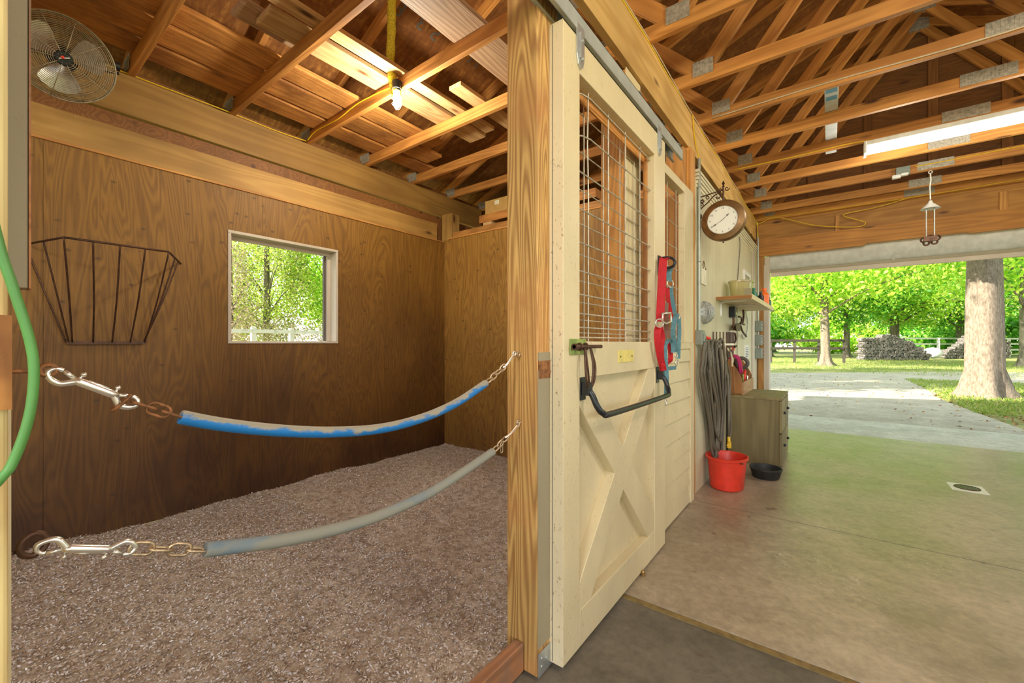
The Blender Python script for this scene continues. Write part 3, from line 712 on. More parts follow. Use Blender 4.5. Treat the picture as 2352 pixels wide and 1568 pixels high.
# track
tr = empty('door_track', (-.76, .9, 2.42), 'grey galvanised box track above the sliding stall door', 'track')
m = MB().box(-.774, -.771, -2.0, 2.88, 2.408, 2.475).box(-.835, -.771, -2.0, 2.88, 2.472, 2.475).box(-.838, -.835, -2.0, 2.88, 2.408, 2.475).box(-.786, -.771, -2.0, 2.88, 2.406, 2.409).box(-.838, -.823, -2.0, 2.88, 2.406, 2.409)
m.build('rail', M['trackm'], tr)
for y in (-1.0, .2, 1.30, 2.10, 2.80):
    MB().box(-.86, -.768, y-.02, y+.02, 2.475, 2.481).box(-.866, -.860, y-.02, y+.02, 2.40, 2.56).build('track_bracket', M['steel'], tr)
o = MB().cyl((-.765, 2.125, 0), (-.765, 2.125, .014), .012, n=12).sphere((-.765, 2.125, .018), .01, 10, 6).build('floor_guide', M['brassd'], smooth=2); tag(o, 'small brass floor guide stud beside the sliding door bottom', 'door guide')

# ---------------------------------------------------------------- stall guard chains
def link(m, c, d, up, L_=.034, R_=.0095, r=.0026):
    d, s, u = frame_of(d, up); c = Vector(c); h = L_/2 - R_
    pts = [c + d*(h + R_*math.cos(a)) + s*(R_*math.sin(a)) for a in [math.pi/2 - i*math.pi/6 for i in range(7)]] + [c + d*(-h - R_*math.cos(a)) - s*(R_*math.sin(a)) for a in [math.pi/2 - i*math.pi/6 for i in range(7)]]
    m.tube(pts, r, 6, True)
def chain_run(par, pts, mat, flip=0):
    pts = [Vector(p) for p in pts]; tot = sum((pts[i+1]-pts[i]).length for i in range(len(pts)-1)); n = max(1, round(tot/.026)); k = 0
    for i in range(n):
        t_ = (i + .5)/n*tot; acc = 0
        for j in range(len(pts)-1):
            l = (pts[j+1]-pts[j]).length
            if acc + l >= t_: break
            acc += l
        p = pts[j] + (pts[j+1]-pts[j])*((t_-acc)/l); m = MB()
        link(m, p, pts[j+1]-pts[j], (1, 0, 0) if (i+flip) % 2 else (0, .3, 1)); m.build('chain_link', mat, par, smooth=True)
def snap(par, a, b, mat, side=1):
    """double ended bolt snap between a and b"""
    a = Vector(a); b = Vector(b); d = (b-a).normalized(); up = Vector((0, 0, 1)); up = (up - d*up.dot(d)).normalized()*side; Lh = (b-a).length
    m = MB(); P = lambda u, v: a + d*u + up*v
    m.tube([P(.025, 0), P(.034, 0), P(Lh/2, 0), P(Lh-.034, 0), P(Lh-.025, 0)], [.0048, .0062, .0060, .0062, .0048], 12)
    m.bar(P(Lh*.38, .006), P(Lh*.62, .006), .003, .003, up)
    for e, sg in ((0, 1), (Lh, -1)):
        pts = [P(e + sg*.030, -.001), P(e + sg*.024, -.006), P(e + sg*.016, -.0115), P(e + sg*.006, -.0105), P(e - sg*.002, -.004), P(e - sg*.001, .003), P(e + sg*.004, .0065), P(e + sg*.010, .007)]
        sp = smooth_path(pts, 4)
        m.tube(sp, [.0052 - .0022*i/(len(sp)-1) for i in range(len(sp))], 8)
        m.cyl(P(e + sg*.011, .0065), P(e + sg*.026, .002), .0031, n=8)
        m.cyl(P(e + sg*.030, .002), P(e + sg*.032, .0095), .002, n=6); m.sphere(P(e + sg*.032, .0115), .0038, 8, 6)
    return m.build('snap_hook', mat, par, smooth=True)
XC = -.905
def px(x, y): return on_x(x, y, XC)
# upper chain
c1 = empty('stall_guard_chain', (XC, .65, .98), 'upper stall chain in a worn blue rubber sleeve with a silver double snap', 'chain', 'rubber-covered chains across the stall opening')
pth = [px(413, 957), px(500, 973), px(600, 985), px(690, 991), px(760, 992), px(840, 988), px(900, 979), px(960, 963), px(1010, 944), px(1060, 918), px(1117, 879)]
sp_ = smooth_path(pth); sp_ = [sp_[0].lerp(sp_[1], q) for q in (0, .04, .12, .25)] + sp_[1:-1] + [sp_[-2].lerp(sp_[-1], q) for q in (.75, .9, .97, 1)]; n_ = len(sp_); m = MB()
end_ = [.005, .0095, .0115, .0123]
m.tube(sp_, end_ + [.0125]*(n_-8) + end_[::-1], 16); m.build('rubber_sleeve', M['blue'], c1, smooth=2)
chain_run(c1, [px(312, 925), px(415, 957)], M['rust']); chain_run(c1, [px(1117, 879), px(1160, 840)], M['oldchain'])
m = MB(); link(m, px(278, 925), px(262, 940)-px(300, 908), (0, .3, 1), .03, .009, .0028); m.build('chain_link', M['rust'], c1, smooth=True)
snap(c1, px(118, 853), px(312, 925), M['chrome'])
c2 = empty('stall_guard_chain', (XC, .65, .77), 'lower stall chain in a faded grey sleeve with a silver double snap', 'chain', 'rubber-covered chains across the stall opening')
pth = [px(470, 1262), px(560, 1252), px(650, 1240), px(740, 1222), px(830, 1198), px(910, 1168), px(990, 1130), px(1060, 1086), px(1133, 1036)]
sp_ = smooth_path(pth); sp_ = [sp_[0].lerp(sp_[1], q) for q in (0, .04, .12, .25)] + sp_[1:-1] + [sp_[-2].lerp(sp_[-1], q) for q in (.75, .9, .97, 1)]; n_ = len(sp_); m = MB(); m.tube(sp_, [q*1.08 for q in end_] + [.0135]*(n_-8) + [q*1.08 for q in end_[::-1]], 16); m.build('rubber_sleeve', M['grey_sleeve'], c2, smooth=2)
chain_run(c2, [px(302, 1259), px(472, 1263)], M['oldchain'], 1); chain_run(c2, [px(1133, 1036), px(1165, 1003)], M['oldchain'])
snap(c2, px(88, 1258), px(305, 1262), M['chrome'], -1)
m = MB(); link(m, px(1152, 1028), (0, 0, 1), (1, 0, 0), .035, .006, .0018); m.build('spare_link', M['oldchain'], c2, smooth=True)
# end snaps at the post
for cc, a, b in ((c1, px(1155, 845), px(1181, 812)), (c2, px(1160, 1005), px(1190, 975))):
    m = MB(); m.tube(smooth_path([a, a + (b-a)*.4 + Vector((.004, 0, -.002)), b]), .0036, 8); m.ring(b, .008, .0026, (1, 0, 0), 14, 6); m.build('end_hook', M['chrome'], cc, smooth=True)
# screw eyes and rings
def eye(name, base, dirv, R_, lab, mat, shank=.05):
    d = Vector(dirv).normalized(); b = Vector(base); m = MB().cyl(b - d*.02, b + d*shank, .0032, n=8); m.ring(b + d*(shank + R_), R_, .0034, (1, 0, 0), 18, 7)
    o = m.build(name, M[mat], smooth=True); tag(o, lab, 'screw eye', 'screw eyes in the stall posts'); return o
eye('screw_eye', (XC, 1.246, 1.158), (0, -1, 0), .009, 'screw eye in the knotty post holding the upper chain', 'oldchain', .008)
eye('screw_eye', (XC, 1.246, .908), (0, -1, 0), .009, 'screw eye in the knotty post holding the lower chain', 'oldchain', .008)
eye('screw_eye', (XC, .036, 1.160), (0, 1, 0), .008, 'rusty long screw eye in the left post holding the upper chain', 'rust', .032)
o = MB().cyl((XC, .03, .905), (XC, .048, .909), .0032, n=8).ring((XC, .062, .912), .014, .0042, (1, .3, 0), 20, 8, sy=1.1).build('iron_ring', M['darkiron'], smooth=True); tag(o, 'dark iron ring in the left post holding the lower chain', 'ring')

# green hose at the left edge
o = MB().tube(smooth_path([(-.832, -.03, 1.95), (-.81, -.02, 1.75), (-.80, .0, 1.50), on_x(-8, 540, -.80), on_x(30, 660, -.80), on_x(68, 780, -.80), on_x(78, 860, -.80), on_x(66, 960, -.80), on_x(30, 1060, -.80), on_x(-8, 1110, -.80), (-.82, -.03, .94), (-.828, -.05, .7), (-.828, -.04, .35), (-.83, -.05, .02)]), .0052, 10).build('green_cord', M['green'], smooth=True)
tag(o, 'green cord looping down in front of the left post', 'cord')

# ---------------------------------------------------------------- hay rack on the window wall
hr = empty('hay_rack', (-3.62, .575, 1.195), 'dark iron wall hay rack with tapering bars, left of the window', 'hay rack')
A = Vector((-3.62, .215, 1.755)); B = Vector((-3.21, .325, 1.755)); C_ = Vector((-3.21, .765, 1.755)); D = Vector((-3.62, .928, 1.755))
MB().tube([A, B], .006, 8).tube([B, C_], .006, 8).tube([C_, D], .006, 8).build('top_rail', M['darkiron'], hr, smooth=True)
b0, b1 = Vector((-3.60, .375, 1.20)), Vector((-3.60, .73, 1.20))
MB().bar(b0, b1, .012, .02).build('bottom_rail', M['darkiron'], hr)
tops = [A, (A+B)/2, B, B.lerp(C_, .25), B.lerp(C_, .5), B.lerp(C_, .75), C_, (C_+D)/2, C_.lerp(D, .78)]
bots = [b0, b0.lerp(b1, .03), b0.lerp(b1, .07), b0.lerp(b1, .32), b0.lerp(b1, .56), b0.lerp(b1, .80), b1, b1.lerp(b0, .01), b1.lerp(b0, .02)]
for a, b in zip(tops, bots):
    k = Vector(a).lerp(Vector(b), .5) + Vector((.05, 0, -.02)) * .5
    MB().tube(smooth_path([a, k, b]), .0045, 6).build('bar', M['darkiron'], hr, smooth=True)

# ---------------------------------------------------------------- fan in the top left corner
def ray_at(px_, py_, f):  # point at depth f
    x = (px_-1176)/F*f; c, s = math.cos(YAW), math.sin(YAW)
    return Vector((x*c - f*s, x*s + f*c, CAMH + (HZ-py_)/F*f))
fc = ray_at(145, 134, 2.15)
fan = empty('wall_fan', fc + Vector((-.1, 0, -.25)), 'dusty round wire-caged barn fan high in the left corner of the stall', 'fan')
fn = (Vector((-.25, .12, 1.35)) - fc).normalized()
FD, FS, FU = frame_of(fn)
R0 = .198
def fp_(r, a, h): return fc + FS*(r*math.cos(a)) + FU*(r*math.sin(a)) + FD*h
def dome(r): return .075*(1 - (r/R0)**2.4)
m = MB()
for k in range(22):
    r = .03 + (R0-.03)*k/21
    m.tube([fp_(r, 2*math.pi*i/40, dome(r)) for i in range(40)], .0016, 5, True)
m.tube([fp_(R0, 2*math.pi*i/40, 0) for i in range(40)], .004, 8, True)
m.build('front_grill', M['fangrill'], fan, smooth=True)
m = MB()
for k in range(18):
    r = .03 + (R0-.03)*k/17
    m.tube([fp_(r, 2*math.pi*i/40, -.05 - dome(r)) for i in range(40)], .0013, 5, True)
for j in range(10):
    a = j*math.pi/5 + .2; m.tube([fp_(r, a, -.05-dome(r)) for r in (.03, .08, .13, .17, R0)] + [fp_(R0+.002, a, -.02)], .002, 5)
m.tube([fp_(R0, 2*math.pi*i/40, -.05) for i in range(40)], .003, 8, True); m.build('rear_grill', M['fangrill'], fan, smooth=True)
m = MB()
for j in range(10):
    a = j*math.pi/5 + .1; m.tube([fp_(r, a, dome(r)+.002) for r in (.02, .06, .1, .14, .17, R0)], .002, 5)
m.build('grill_spoke', M['fangrill'], fan, smooth=True)
for j in range(3):
    a0 = math.radians(-95 + 120*j); vs = []; fs = []; nr, na = 7, 7
    for i in range(nr):
        for k in range(na):
            r = .03 + .135*i/(nr-1); u = k/(na-1) - .5; wd = math.radians(74)*(1 - .25*abs(i/(nr-1)-.6)); edge = 1 - .12*(abs(u)*2)**3*(i/(nr-1))
            vs.append(fp_(r*edge, a0 + u*wd, -.018 + u*.06*(1 - .3*i/nr)))
    vs += [Vector(v) - FD*.0015 for v in vs]; n0 = nr*na
    for i in range(nr-1):
        for k in range(na-1):
            q = (i*na+k, i*na+k+1, (i+1)*na+k+1, (i+1)*na+k); fs += [q, tuple(x+n0 for x in q[::-1])]
    MB().add(vs, fs).build('blade', M['fanblade'], fan, smooth=True)
MB().lathe([(.001, 0), (.035, 0), (.035, .05), (.03, .056), (.001, .056)], fc + FD*.022, FD, 20).build('hub', M['black'], fan, smooth=2)
bd = MB().sphere(fp_(.006, 2.4, .079), .0075, 10, 6).build('hub_badge', M['red'], fan, smooth=True)
MB().bar(fp_(.018, 3.5, .0785), fp_(.024, .5, .0785), .004, .001, FD).build('badge_bar', M['white'], fan)
MB().lathe([(.001, 0), (.06, 0), (.065, .03), (.06, .11), (.03, .13), (.001, .13)], fc - FD*.17, FD, 20).build('motor', M['black'], fan, smooth=2)
m = MB(); m.tube([fp_(R0+.01, .1, -.02), fp_(R0+.012, .1, -.06), fp_(.12, .05, -.18), fp_(0, 0, -.22)], .008, 6); m.tube([fp_(R0+.01, math.pi, -.02), fp_(.12, math.pi, -.18), fp_(0, 0, -.22)], .008, 6)
m.tube([fp_(0, 0, -.22), Vector((-3.70, fp_(0, 0, -.22).y, fp_(0, 0, -.22).z + .0))], .012, 8)
m.build('yoke', M['black'], fan, smooth=True)
MB().lathe([(.001, 0), (.022, 0), (.022, .02), (.001, .02)], fp_(R0+.004, .28, -.02), FS, 10).build('tilt_knob', M['black'], fan)

# ---------------------------------------------------------------- caged bulb and yellow cord in the stall
BY = 1.84; bc = on_y(912, 226, BY)
lb = empty('caged_bulb', bc - Vector((0, 0, .1)), 'lit bulb in a glass and wire cage hanging under a stall truss', 'lamp')
MB().cyl(bc + Vector((0, 0, .065)), bc + Vector((0, 0, .115)), .03, .034, 16).build('socket', M['blackmatte'], lb, smooth=2)
MB().lathe([(.001, -.065), (.014, -.062), (.024, -.045), (.028, -.01), (.028, .065), (.001, .065)], bc, (0, 0, 1), 20).build('glass_jar', M['glow'], lb, smooth=2)
MB().lathe([(.001, -.04), (.014, -.036), (.021, -.018), (.020, .0), (.012, .03), (.011, .05), (.001, .05)], bc, (0, 0, 1), 16).build('bulb', M['lbulb'], lb, smooth=2)
m = MB()
for a in (0, math.pi/2):
    m.tube(smooth_path([bc + Vector((.033*math.cos(a)*s, .033*math.sin(a)*s, z)) for s, z in ((1, .065), (1, -.03), (.6, -.065), (0, -.075), (-.6, -.065), (-1, -.03), (-1, .065))]), .0018, 6)
for z in (.06, 0, -.04): m.ring(bc + Vector((0, 0, z)), .034, .0018, (0, 0, 1), 20, 6)
m.build('wire_cage', M['steel'], lb, smooth=True)
ld = bpy.data.lights.new('bulb_light', 'POINT'); ld.energy = BULB_W; ld.color = (1, .92, .76); ld.shadow_soft_size = .045
lo = bpy.data.objects.new('bulb_light', ld); COL.objects.link(lo); lo.location = bc - Vector((0, 0, .12)) - wl(lb); lo.parent = lb
pth = [bc + Vector((-.03, 0, .02)), bc + Vector((-.035, 0, .10)), on_y(897, 150, BY-.03), on_y(899, 60, BY-.03), on_y(900, -20, BY-.02), on_y(902, -130, BY)]
o = MB().tube(smooth_path(pth, 8), [.018 + .012*min(1, i/8) + .002*math.sin(i*1.7) for i in range(41)], 10).build('yellow_cord', M['yrope'], smooth=True); tag(o, 'thick fuzzy yellow cord hanging down to the caged bulb', 'cord')
# yellow cables
def cable(name, pts, mat, lab, r=.0055, grp='cables stapled along the framing'):
    o = MB().tube(smooth_path(pts, 5), r, 6).build(name, M[mat], smooth=True); return tag(o, lab, 'cable', grp)
cable('electric_cable', [bc + Vector((-.04, -.01, .06)), (-2.5, 1.862, 3.03), (-2.9, 1.862, 3.06), (-3.2, 1.862, 3.03), (-3.55, 1.862, 3.04), (-3.7, 1.862, 3.0)], 'yellow', 'yellow cable along the truss left of the caged bulb')
cable('electric_cable', [(-3.73, .3, 3.0), (-3.732, .8, 2.997), (-3.73, 1.2, 3.0), (-3.732, 1.6, 2.995), (-3.72, 1.86, 3.0)], 'yellow', 'yellow cable lying along the top of the upper wall beam')
pts = [(-.858, -1 + .35*i + 0, 2.985 + .008*math.sin(i*2.1)) for i in range(24)]
cable('electric_cable', pts, 'yellow', 'long yellow cable along the top edge of the aisle beam')
cable('electric_cable', [(-.852, -1 + .35*i, 2.990 + .01*math.sin(i*1.3+1)) for i in range(20)], 'whitew', 'pale cable beside the yellow one on the aisle beam', .004)
cable('electric_cable', [(-.85, 3.45, 2.98), (-.853, 3.5, 2.87), (-.852, 3.56, 2.78), (-.835, 3.587, 2.68)], 'yellow', 'short yellow cable dropping into the grey conduit top')
cable('electric_cable', [(-.75, 3.66, 3.01), (0, 3.665, 3.02), (.8, 3.662, 3.0), (1.8, 3.665, 3.05)], 'whitew', 'pale cable along the third nearest truss', .006)
cable('electric_cable', [(-.8, 4.862, 3.0), (-.3, 4.864, 2.998), (.1, 4.862, 3.004), (.32, 4.87, 2.99)], 'yellow', 'yellow cable along the truss up to the fluorescent fixture')
cable('electric_cable', [(.72, 6.06, 3.05), (1.0, 6.062, 3.052), (1.5, 6.06, 3.06), (2.2, 6.062, 3.05)], 'yellow', 'yellow cable right of the grey junction box')
cable('electric_cable', [(-.85, 7.06, 3.02), (-.3, 7.055, 3.0), (.3, 7.058, 2.99), (1.0, 7.055, 2.985), (1.6, 7.055, 3.0), (2.4, 7.055, 3.02)], 'yellow', 'yellow cable along the garage header plate')
cable('electric_cable', [(-.84, 7.05, 2.93), (-.6, 7.05, 2.99), (-.2, 7.05, 2.82), (.1, 7.05, 2.74), (.32, 7.05, 2.71), (.36, 7.05, 2.76), (.16, 7.05, 2.87), (.2, 7.05, 2.905), (.5, 7.05, 2.93), (.8, 7.055, 2.99)], 'yellow', 'slack yellow cable drooping across the garage header')
cable('electric_cable', [(-.845, 7.0, 2.96), (-.83, 7.02, 2.8), (-.835, 7.03, 2.55), (-.845, 7.03, 2.45)], 'yellow', 'yellow cable dropping beside the garage post')

# ---------------------------------------------------------------- fluorescent fixture in view, two added fill lights
def fluor(loc, lab, ax=(1, 0, 0), energy=TUBE_W):
    x, y, z = loc; e = empty('fluorescent_fixture', (x, y, z), lab, 'light', 'fluorescent shop lights')
    MB().box(x-.62, x+.62, y-.065, y+.065, z+.045, z+.085).build('housing', M['white'], e, bevel=.004)
    MB().box(x-.625, x-.605, y-.07, y+.07, z-.02, z+.085).build('end_cap', M['white'], e, bevel=.004); MB().box(x+.605, x+.625, y-.07, y+.07, z-.02, z+.085).build('end_cap', M['white'], e, bevel=.004)
    for s in (-1, 1): MB().cyl((x-.6, y+s*.033, z+.012), (x+.6, y+s*.033, z+.012), .019, n=14).build('tube', M['ltube'], e, smooth=2)
    for dx in (-.4, .4):
        d = bpy.data.lights.new('tube_light', 'POINT'); d.shadow_soft_size = .12; d.energy = energy*.62; d.color = (1, .93, .78)
        o = bpy.data.objects.new('tube_light', d); COL.objects.link(o); o.location = (dx, 0, -.15); o.parent = e
fluor((.87, 4.92, 2.905), 'long white fluorescent fixture lit under the aisle trusses', energy=TUBE_W*.55)
fluor((1.5, 1.45, 2.9), 'added unseen fill light shaped as a fluorescent fixture, right of the camera', energy=TUBE_W*1.25)  # unseen fill lamp, added to brighten door, post and bedding
fluor((.3, -1.6, 2.9), 'added unseen fill light shaped as a fluorescent fixture, behind the camera', energy=TUBE_W*1.9)  # second added fill lamp, out of view behind the camera

# ---------------------------------------------------------------- long carton, junction box, hanging cone
ct = empty('long_carton', (.03, 4.5, 3.085), 'long narrow white and blue printed carton lying across the aisle trusses', 'box')
MB().box(-.03, .055, 3.85, 5.23, 3.083, 3.15).build('carton', M['cardw'], ct, bevel=.002)
m = MB()
for y0, y1 in ((3.87, 3.96), (4.02, 4.08), (4.40, 4.44)): m.box(-.022, .047, y0, y1, 3.0815, 3.083)
m.build('blue_print', M['cardb'], ct)
jb = empty('junction_box', (.62, 6.05, 2.95), 'grey junction box with a pale motion lamp fixed to an aisle truss', 'electrical box')
MB().box(.565, .675, 6.01, 6.07, 2.975, 3.06).build('box', M['greybox'], jb, bevel=.003)
m = MB().box(.53, .60, 5.97, 6.02, 2.94, 2.975).box(.60, .66, 5.98, 6.03, 2.96, 2.985); m.build('lamp_head', M['white'], jb, bevel=.006)
hc = on_y(2137, 474, 6.06)
hg = empty('hanging_cone', (hc.x, 6.06, 2.2), 'white cone hanging from an aisle truss with a dark clamp on two rods', 'hanging fixture')
m = MB().ring((hc.x, 6.06, 2.965), .014, .004, (0, 1, 0), 16, 6)
m.tube([(hc.x, 6.06, 2.95), (hc.x+.004, 6.06, 2.88), (hc.x-.004, 6.06, 2.82), (hc.x, 6.06, 2.68)], .006, 6); m.build('cord', M['white'], hg)
MB().lathe([(.012, .085), (.02, .06), (.06, .02), (.078, 0), (.07, 0), (.03, .03), (.004, .04)], (hc.x, 6.06, 2.585), (0, 0, 1), 28).build('cone', M['white'], hg, smooth=2)
for s in (-1, 1): MB().cyl((hc.x + s*.03, 6.06, 2.30), (hc.x + s*.03, 6.06, 2.60), .006, n=8).build('rod', M['steel'], hg)
m = MB().box(hc.x-.05, hc.x+.05, 6.04, 6.08, 2.25, 2.30)
for dx, dz in ((-.05, 2.27), (.05, 2.28), (-.03, 2.235), (.03, 2.24), (0, 2.29)): m.ring((hc.x+dx, 6.06, dz), .022, .009, (0, 1, .3), 14, 7)
m.build('clamp', M['darkiron'], hg, smooth=2)

# ---------------------------------------------------------------- bead board wall and what hangs on it
m = MB(); y = 3.53
while y < 7.1:
    m.box(-.868, -.850, y, y+.036, 0, 2.50); m.box(-.868, -.856, y+.036, y+.04, 0, 2.50); y += .04
wall_mid = struct(m.build('wall_tackroom', M['bead'], bevel=0))
MB().box(-.87, -.846, 5.40, 5.42, .3, 1.62).build('panel_gap', M['darkw'], wall_mid)
m = MB()
for k, (x, z) in enumerate(((-.85, 2.46), (-.845, 2.49), (-.84, 2.52), (-.838, 2.55), (-.835, 2.58))): m.box(-.87, x+.006, 3.56, 7.1, z-.012, z+.012)
struct(m.build('trim_6', paint('bright crown paint', (.78,.72,.52), speck=False)))
struct(MB().box(-.848, -.835, 6.55, 6.70, 0, 2.45).build('trim_7', M['window']))
# conduit with box
cn = empty('conduit', (-.835, 3.587, 1.18), 'grey metal conduit running down to an electrical box left of the clock', 'conduit', 'conduits on the beadboard wall')
MB().cyl((-.835, 3.587, 1.30), (-.835, 3.587, 2.68), .0125, n=12).build('pipe', M['conduit'], cn, smooth=2)
m = MB()
for z in (2.45, 1.85): m.ring((-.835, 3.587, z), .014, .004, (0, 0, 1), 16, 6)
m.build('strap', M['steel'], cn)
MB().box(-.85, -.80, 3.53, 3.64, 1.185, 1.30).build('outlet_box', M['greybox'], cn, bevel=.003)
MB().box(-.80, -.79, 3.56, 3.63, 1.21, 1.27).build('cover', M['greybox'], cn, bevel=.002)
MB().cyl((-.80, 3.64, 1.245), (-.775, 3.68, 1.235), .012, n=10).build('plug', M['red'], cn)
cn = empty('conduit', (-.83, 6.95, 1.1), 'grey conduit with three switch boxes beside the garage post', 'conduit', 'conduits on the beadboard wall')
MB().cyl((-.82, 6.95, 1.1), (-.82, 6.95, 2.72), .013, n=12).build('pipe', M['conduit'], cn, smooth=2)
for z in (1.44, 1.24, 1.05):
    b = MB().box(-.85, -.77, 6.88, 7.02, z-.075, z+.075).build('switch_box', M['greybox'], cn, bevel=.004)
    m = MB()
    for dy in (-.05, 0, .05):
        for dz in (-.05, 0, .05): m.cyl((-.77, 6.95+dy, z+dz), (-.755, 6.95+dy, z+dz), .008, n=8)
    m.build('knob', M['steel'], b)
# clock
cc = Vector((-.66, 3.60, 2.153))
ck = empty('wall_clock', cc - Vector((0, 0, .16)), 'round bronze station clock on a scrolled wall bracket', 'clock')
MB().lathe([(.148, .035), (.158, .02), (.158, -.02), (.150, -.035), (.112, -.045), (.108, -.038), (.108, -.03), (.02, -.03), (.02, .03), (.12, .035)][::-1], cc, (0, 1, 0), 48).build('case', M['bronze'], ck, smooth=2)
MB().lathe([(.0005, -.0325), (.110, -.0325), (.110, -.028), (.0005, -.028)], cc, (0, 1, 0), 48).build('dial', M['dial'], ck)
V = []; Fc = []
for h in range(1, 13):
    a = math.pi/2 - h*math.pi/6; P = cc + Vector((.090*math.cos(a), -.0335, .090*math.sin(a)))
    v, f = text_mesh('t', str(h), .020, P, (1, 0, 0), (0, 0, 1), M['ink'], None); n0 = len(V); V += v; Fc += [tuple(k+n0 for k in q) for q in f]
MB().add(V, Fc).build('numerals', M['ink'], ck)
m = MB()
for i in range(60):
    a = i*math.pi/30; m.bar(cc + Vector((.101*math.cos(a), -.0335, .101*math.sin(a))), cc + Vector((.105*math.cos(a), -.0335, .105*math.sin(a))), .001, .0006, (0, 1, 0))
m.build('minute_marks', M['ink'], ck)
for ang, ln, nm in ((math.pi/2 - math.radians(48), .065, 'hour_hand'), (math.pi/2 - math.radians(238), .09, 'minute_hand')):
    d = Vector((math.cos(ang), 0, math.sin(ang))); s = Vector((-d.z, 0, d.x)); o_ = cc + Vector((0, -.035, 0))
    pl = [o_ - d*.015 + s*.0012, o_ + d*ln*.55 + s*.0012, o_ + d*ln*.68 + s*.006, o_ + d*ln, o_ + d*ln*.68 - s*.006, o_ + d*ln*.55 - s*.0012, o_ - d*.015 - s*.0012]
    MB().prism(pl, (0, -.001, 0), 1).build(nm, M['ink'], ck)
m = MB(); z0 = 2.375
m.cyl((-.85, 3.6, z0-.005), (-.66, 3.6, z0+.02), .005, n=8); m.cyl((-.66, 3.6, 2.30), (-.66, 3.6, 2.42), .007, n=8); m.bar((-.848, 3.6, 2.18), (-.848, 3.6, 2.40), .02, .004)
def scroll(cx, cz, r0, turns, a0, sgn, tail):
    pts = []
    for i in range(22):
        a = a0 + sgn*turns*2*math.pi*i/21; r = r0*(.25 + .75*i/21); pts.append((cx + r*math.cos(a), 3.6, cz + r*math.sin(a)))
    return pts + tail
m.tube(smooth_path([(-.845, 3.6, 2.21), (-.825, 3.6, 2.20), (-.82, 3.6, 2.225), (-.84, 3.6, 2.245), (-.82, 3.6, 2.28), (-.77, 3.6, 2.32), (-.73, 3.6, 2.36), (-.69, 3.6, 2.375), (-.68, 3.6, 2.35), (-.70, 3.6, 2.335), (-.71, 3.6, 2.35)]), .0048, 7)
m.tube(scroll(-.825, 2.30, .022, 1.2, 0, 1, []), .004, 6); m.tube(scroll(-.775, 2.355, .016, 1.1, 2, 1, []), .004, 6)
for a in range(5):
    d = Vector((math.cos(a*1.256), 0, math.sin(a*1.256))); m.sphere(Vector((-.815, 3.6, 2.335)) + d*.012, .008, 8, 6)
m.tube(scroll(-.685, 2.40, .018, 1, 3, -1, []), .004, 6); m.tube(scroll(-.635, 2.40, .018, 1, 0, 1, []), .004, 6)
m.lathe([(.001, 0), (.010, .004), (.004, .016), (.012, .028), (.006, .04), (.001, .052)], (-.66, 3.6, 2.415), (0, 0, 1), 12)
m.sphere((-.66, 3.6, 1.985), .007, 8, 6); m.build('bracket', M['darkiron'], ck, smooth=2)
# plaque
pq = empty('hanging_plaque', (-.845, 3.78, 1.69), 'cream plaque hanging by a cord beside the conduit', 'plaque')
MB().box(-.848, -.840, 3.70, 3.86, 1.69, 1.835).build('panel', M['paper'], pq, bevel=.002)
MB().tube([(-.84, 3.735, 1.83), (-.842, 3.78, 1.89), (-.84, 3.825, 1.83)], .003, 6).sphere((-.838, 3.735, 1.825), .007, 8, 5).sphere((-.838, 3.825, 1.825), .007, 8, 5).build('hanging_cord', M['leather'], pq)
# half round wire cover
wc = empty('wire_half_basket', (-.85, 3.80, 1.37), 'grey half-round wire basket on the beadboard below the plaque', 'basket')
m = MB(); cy, cz = 3.80, 1.455
for k in range(17):
    a = -1.35 + 2.7*k/16
    m.tube([(-.848 + .085*math.sin(b)*math.cos(a), cy - .10*math.cos(b), cz + .095*math.sin(b)*math.sin(a)) for b in [i*math.pi/14 for i in range(15)]], .0022, 5)
for b in (.3, .55, .8, 1.05, 1.3, 1.57, 1.85, 2.1, 2.35, 2.6, 2.85): m.tube([(-.848 + .085*math.sin(b)*math.cos(a), cy - .10*math.cos(b), cz + .095*math.sin(b)*math.sin(a)) for a in [-1.5 + 3*i/12 for i in range(13)]], .0022, 5)
m.tube([(-.848, cy + .10*math.cos(a), cz + .095*math.sin(a)) for a in [i*math.pi/12 for i in range(24)]], .005, 6, True); m.build('basket_wire', M['steel'], wc, smooth=True)
# shelf with brackets
sh = empty('wall_shelf', (-.72, 5.1, 1.60), 'cream wall shelf on two white brackets, holding a bin and bottles', 'shelf')
MB().box(-.85, -.56, 4.30, 6.1, 1.605, 1.628).build('board', M['cream'], sh, bevel=.002)
MB().box(-.85, -.555, 4.292, 4.302, 1.603, 1.632).build('bare_edge', M['plank'], sh); MB().box(-.562, -.552, 4.30, 6.1, 1.595, 1.64).build('front_lip', M['cream'], sh)
for y in (4.5, 5.05):
    MB().tube(smooth_path([(-.845, y, 1.47), (-.845, y, 1.56), (-.838, y, 1.592), (-.80, y, 1.60), (-.62, y, 1.60)]), .007, 8).box(-.85, -.845, y-.015, y+.015, 1.46, 1.60).build('bracket', M['white'], sh, smooth=2)
bn = empty('storage_bin', (-.735, 4.78, 1.63), 'cloudy clear plastic tub with a label on the wall shelf', 'bin')
MB().lathe([(.10, 0), (.125, .17), (.135, .172), (.135, .19), (.128, .19), (.12, .175), (.095, .006), (.001, .006)], (-.715, 4.78, 1.629), (0, 0, 1), 30, .85, 1.3).build('tub', M['clear'], bn, smooth=2)
MB().box(-.66, -.60, 4.628, 4.631, 1.65, 1.73).build('paper_label', M['greyed'], bn)
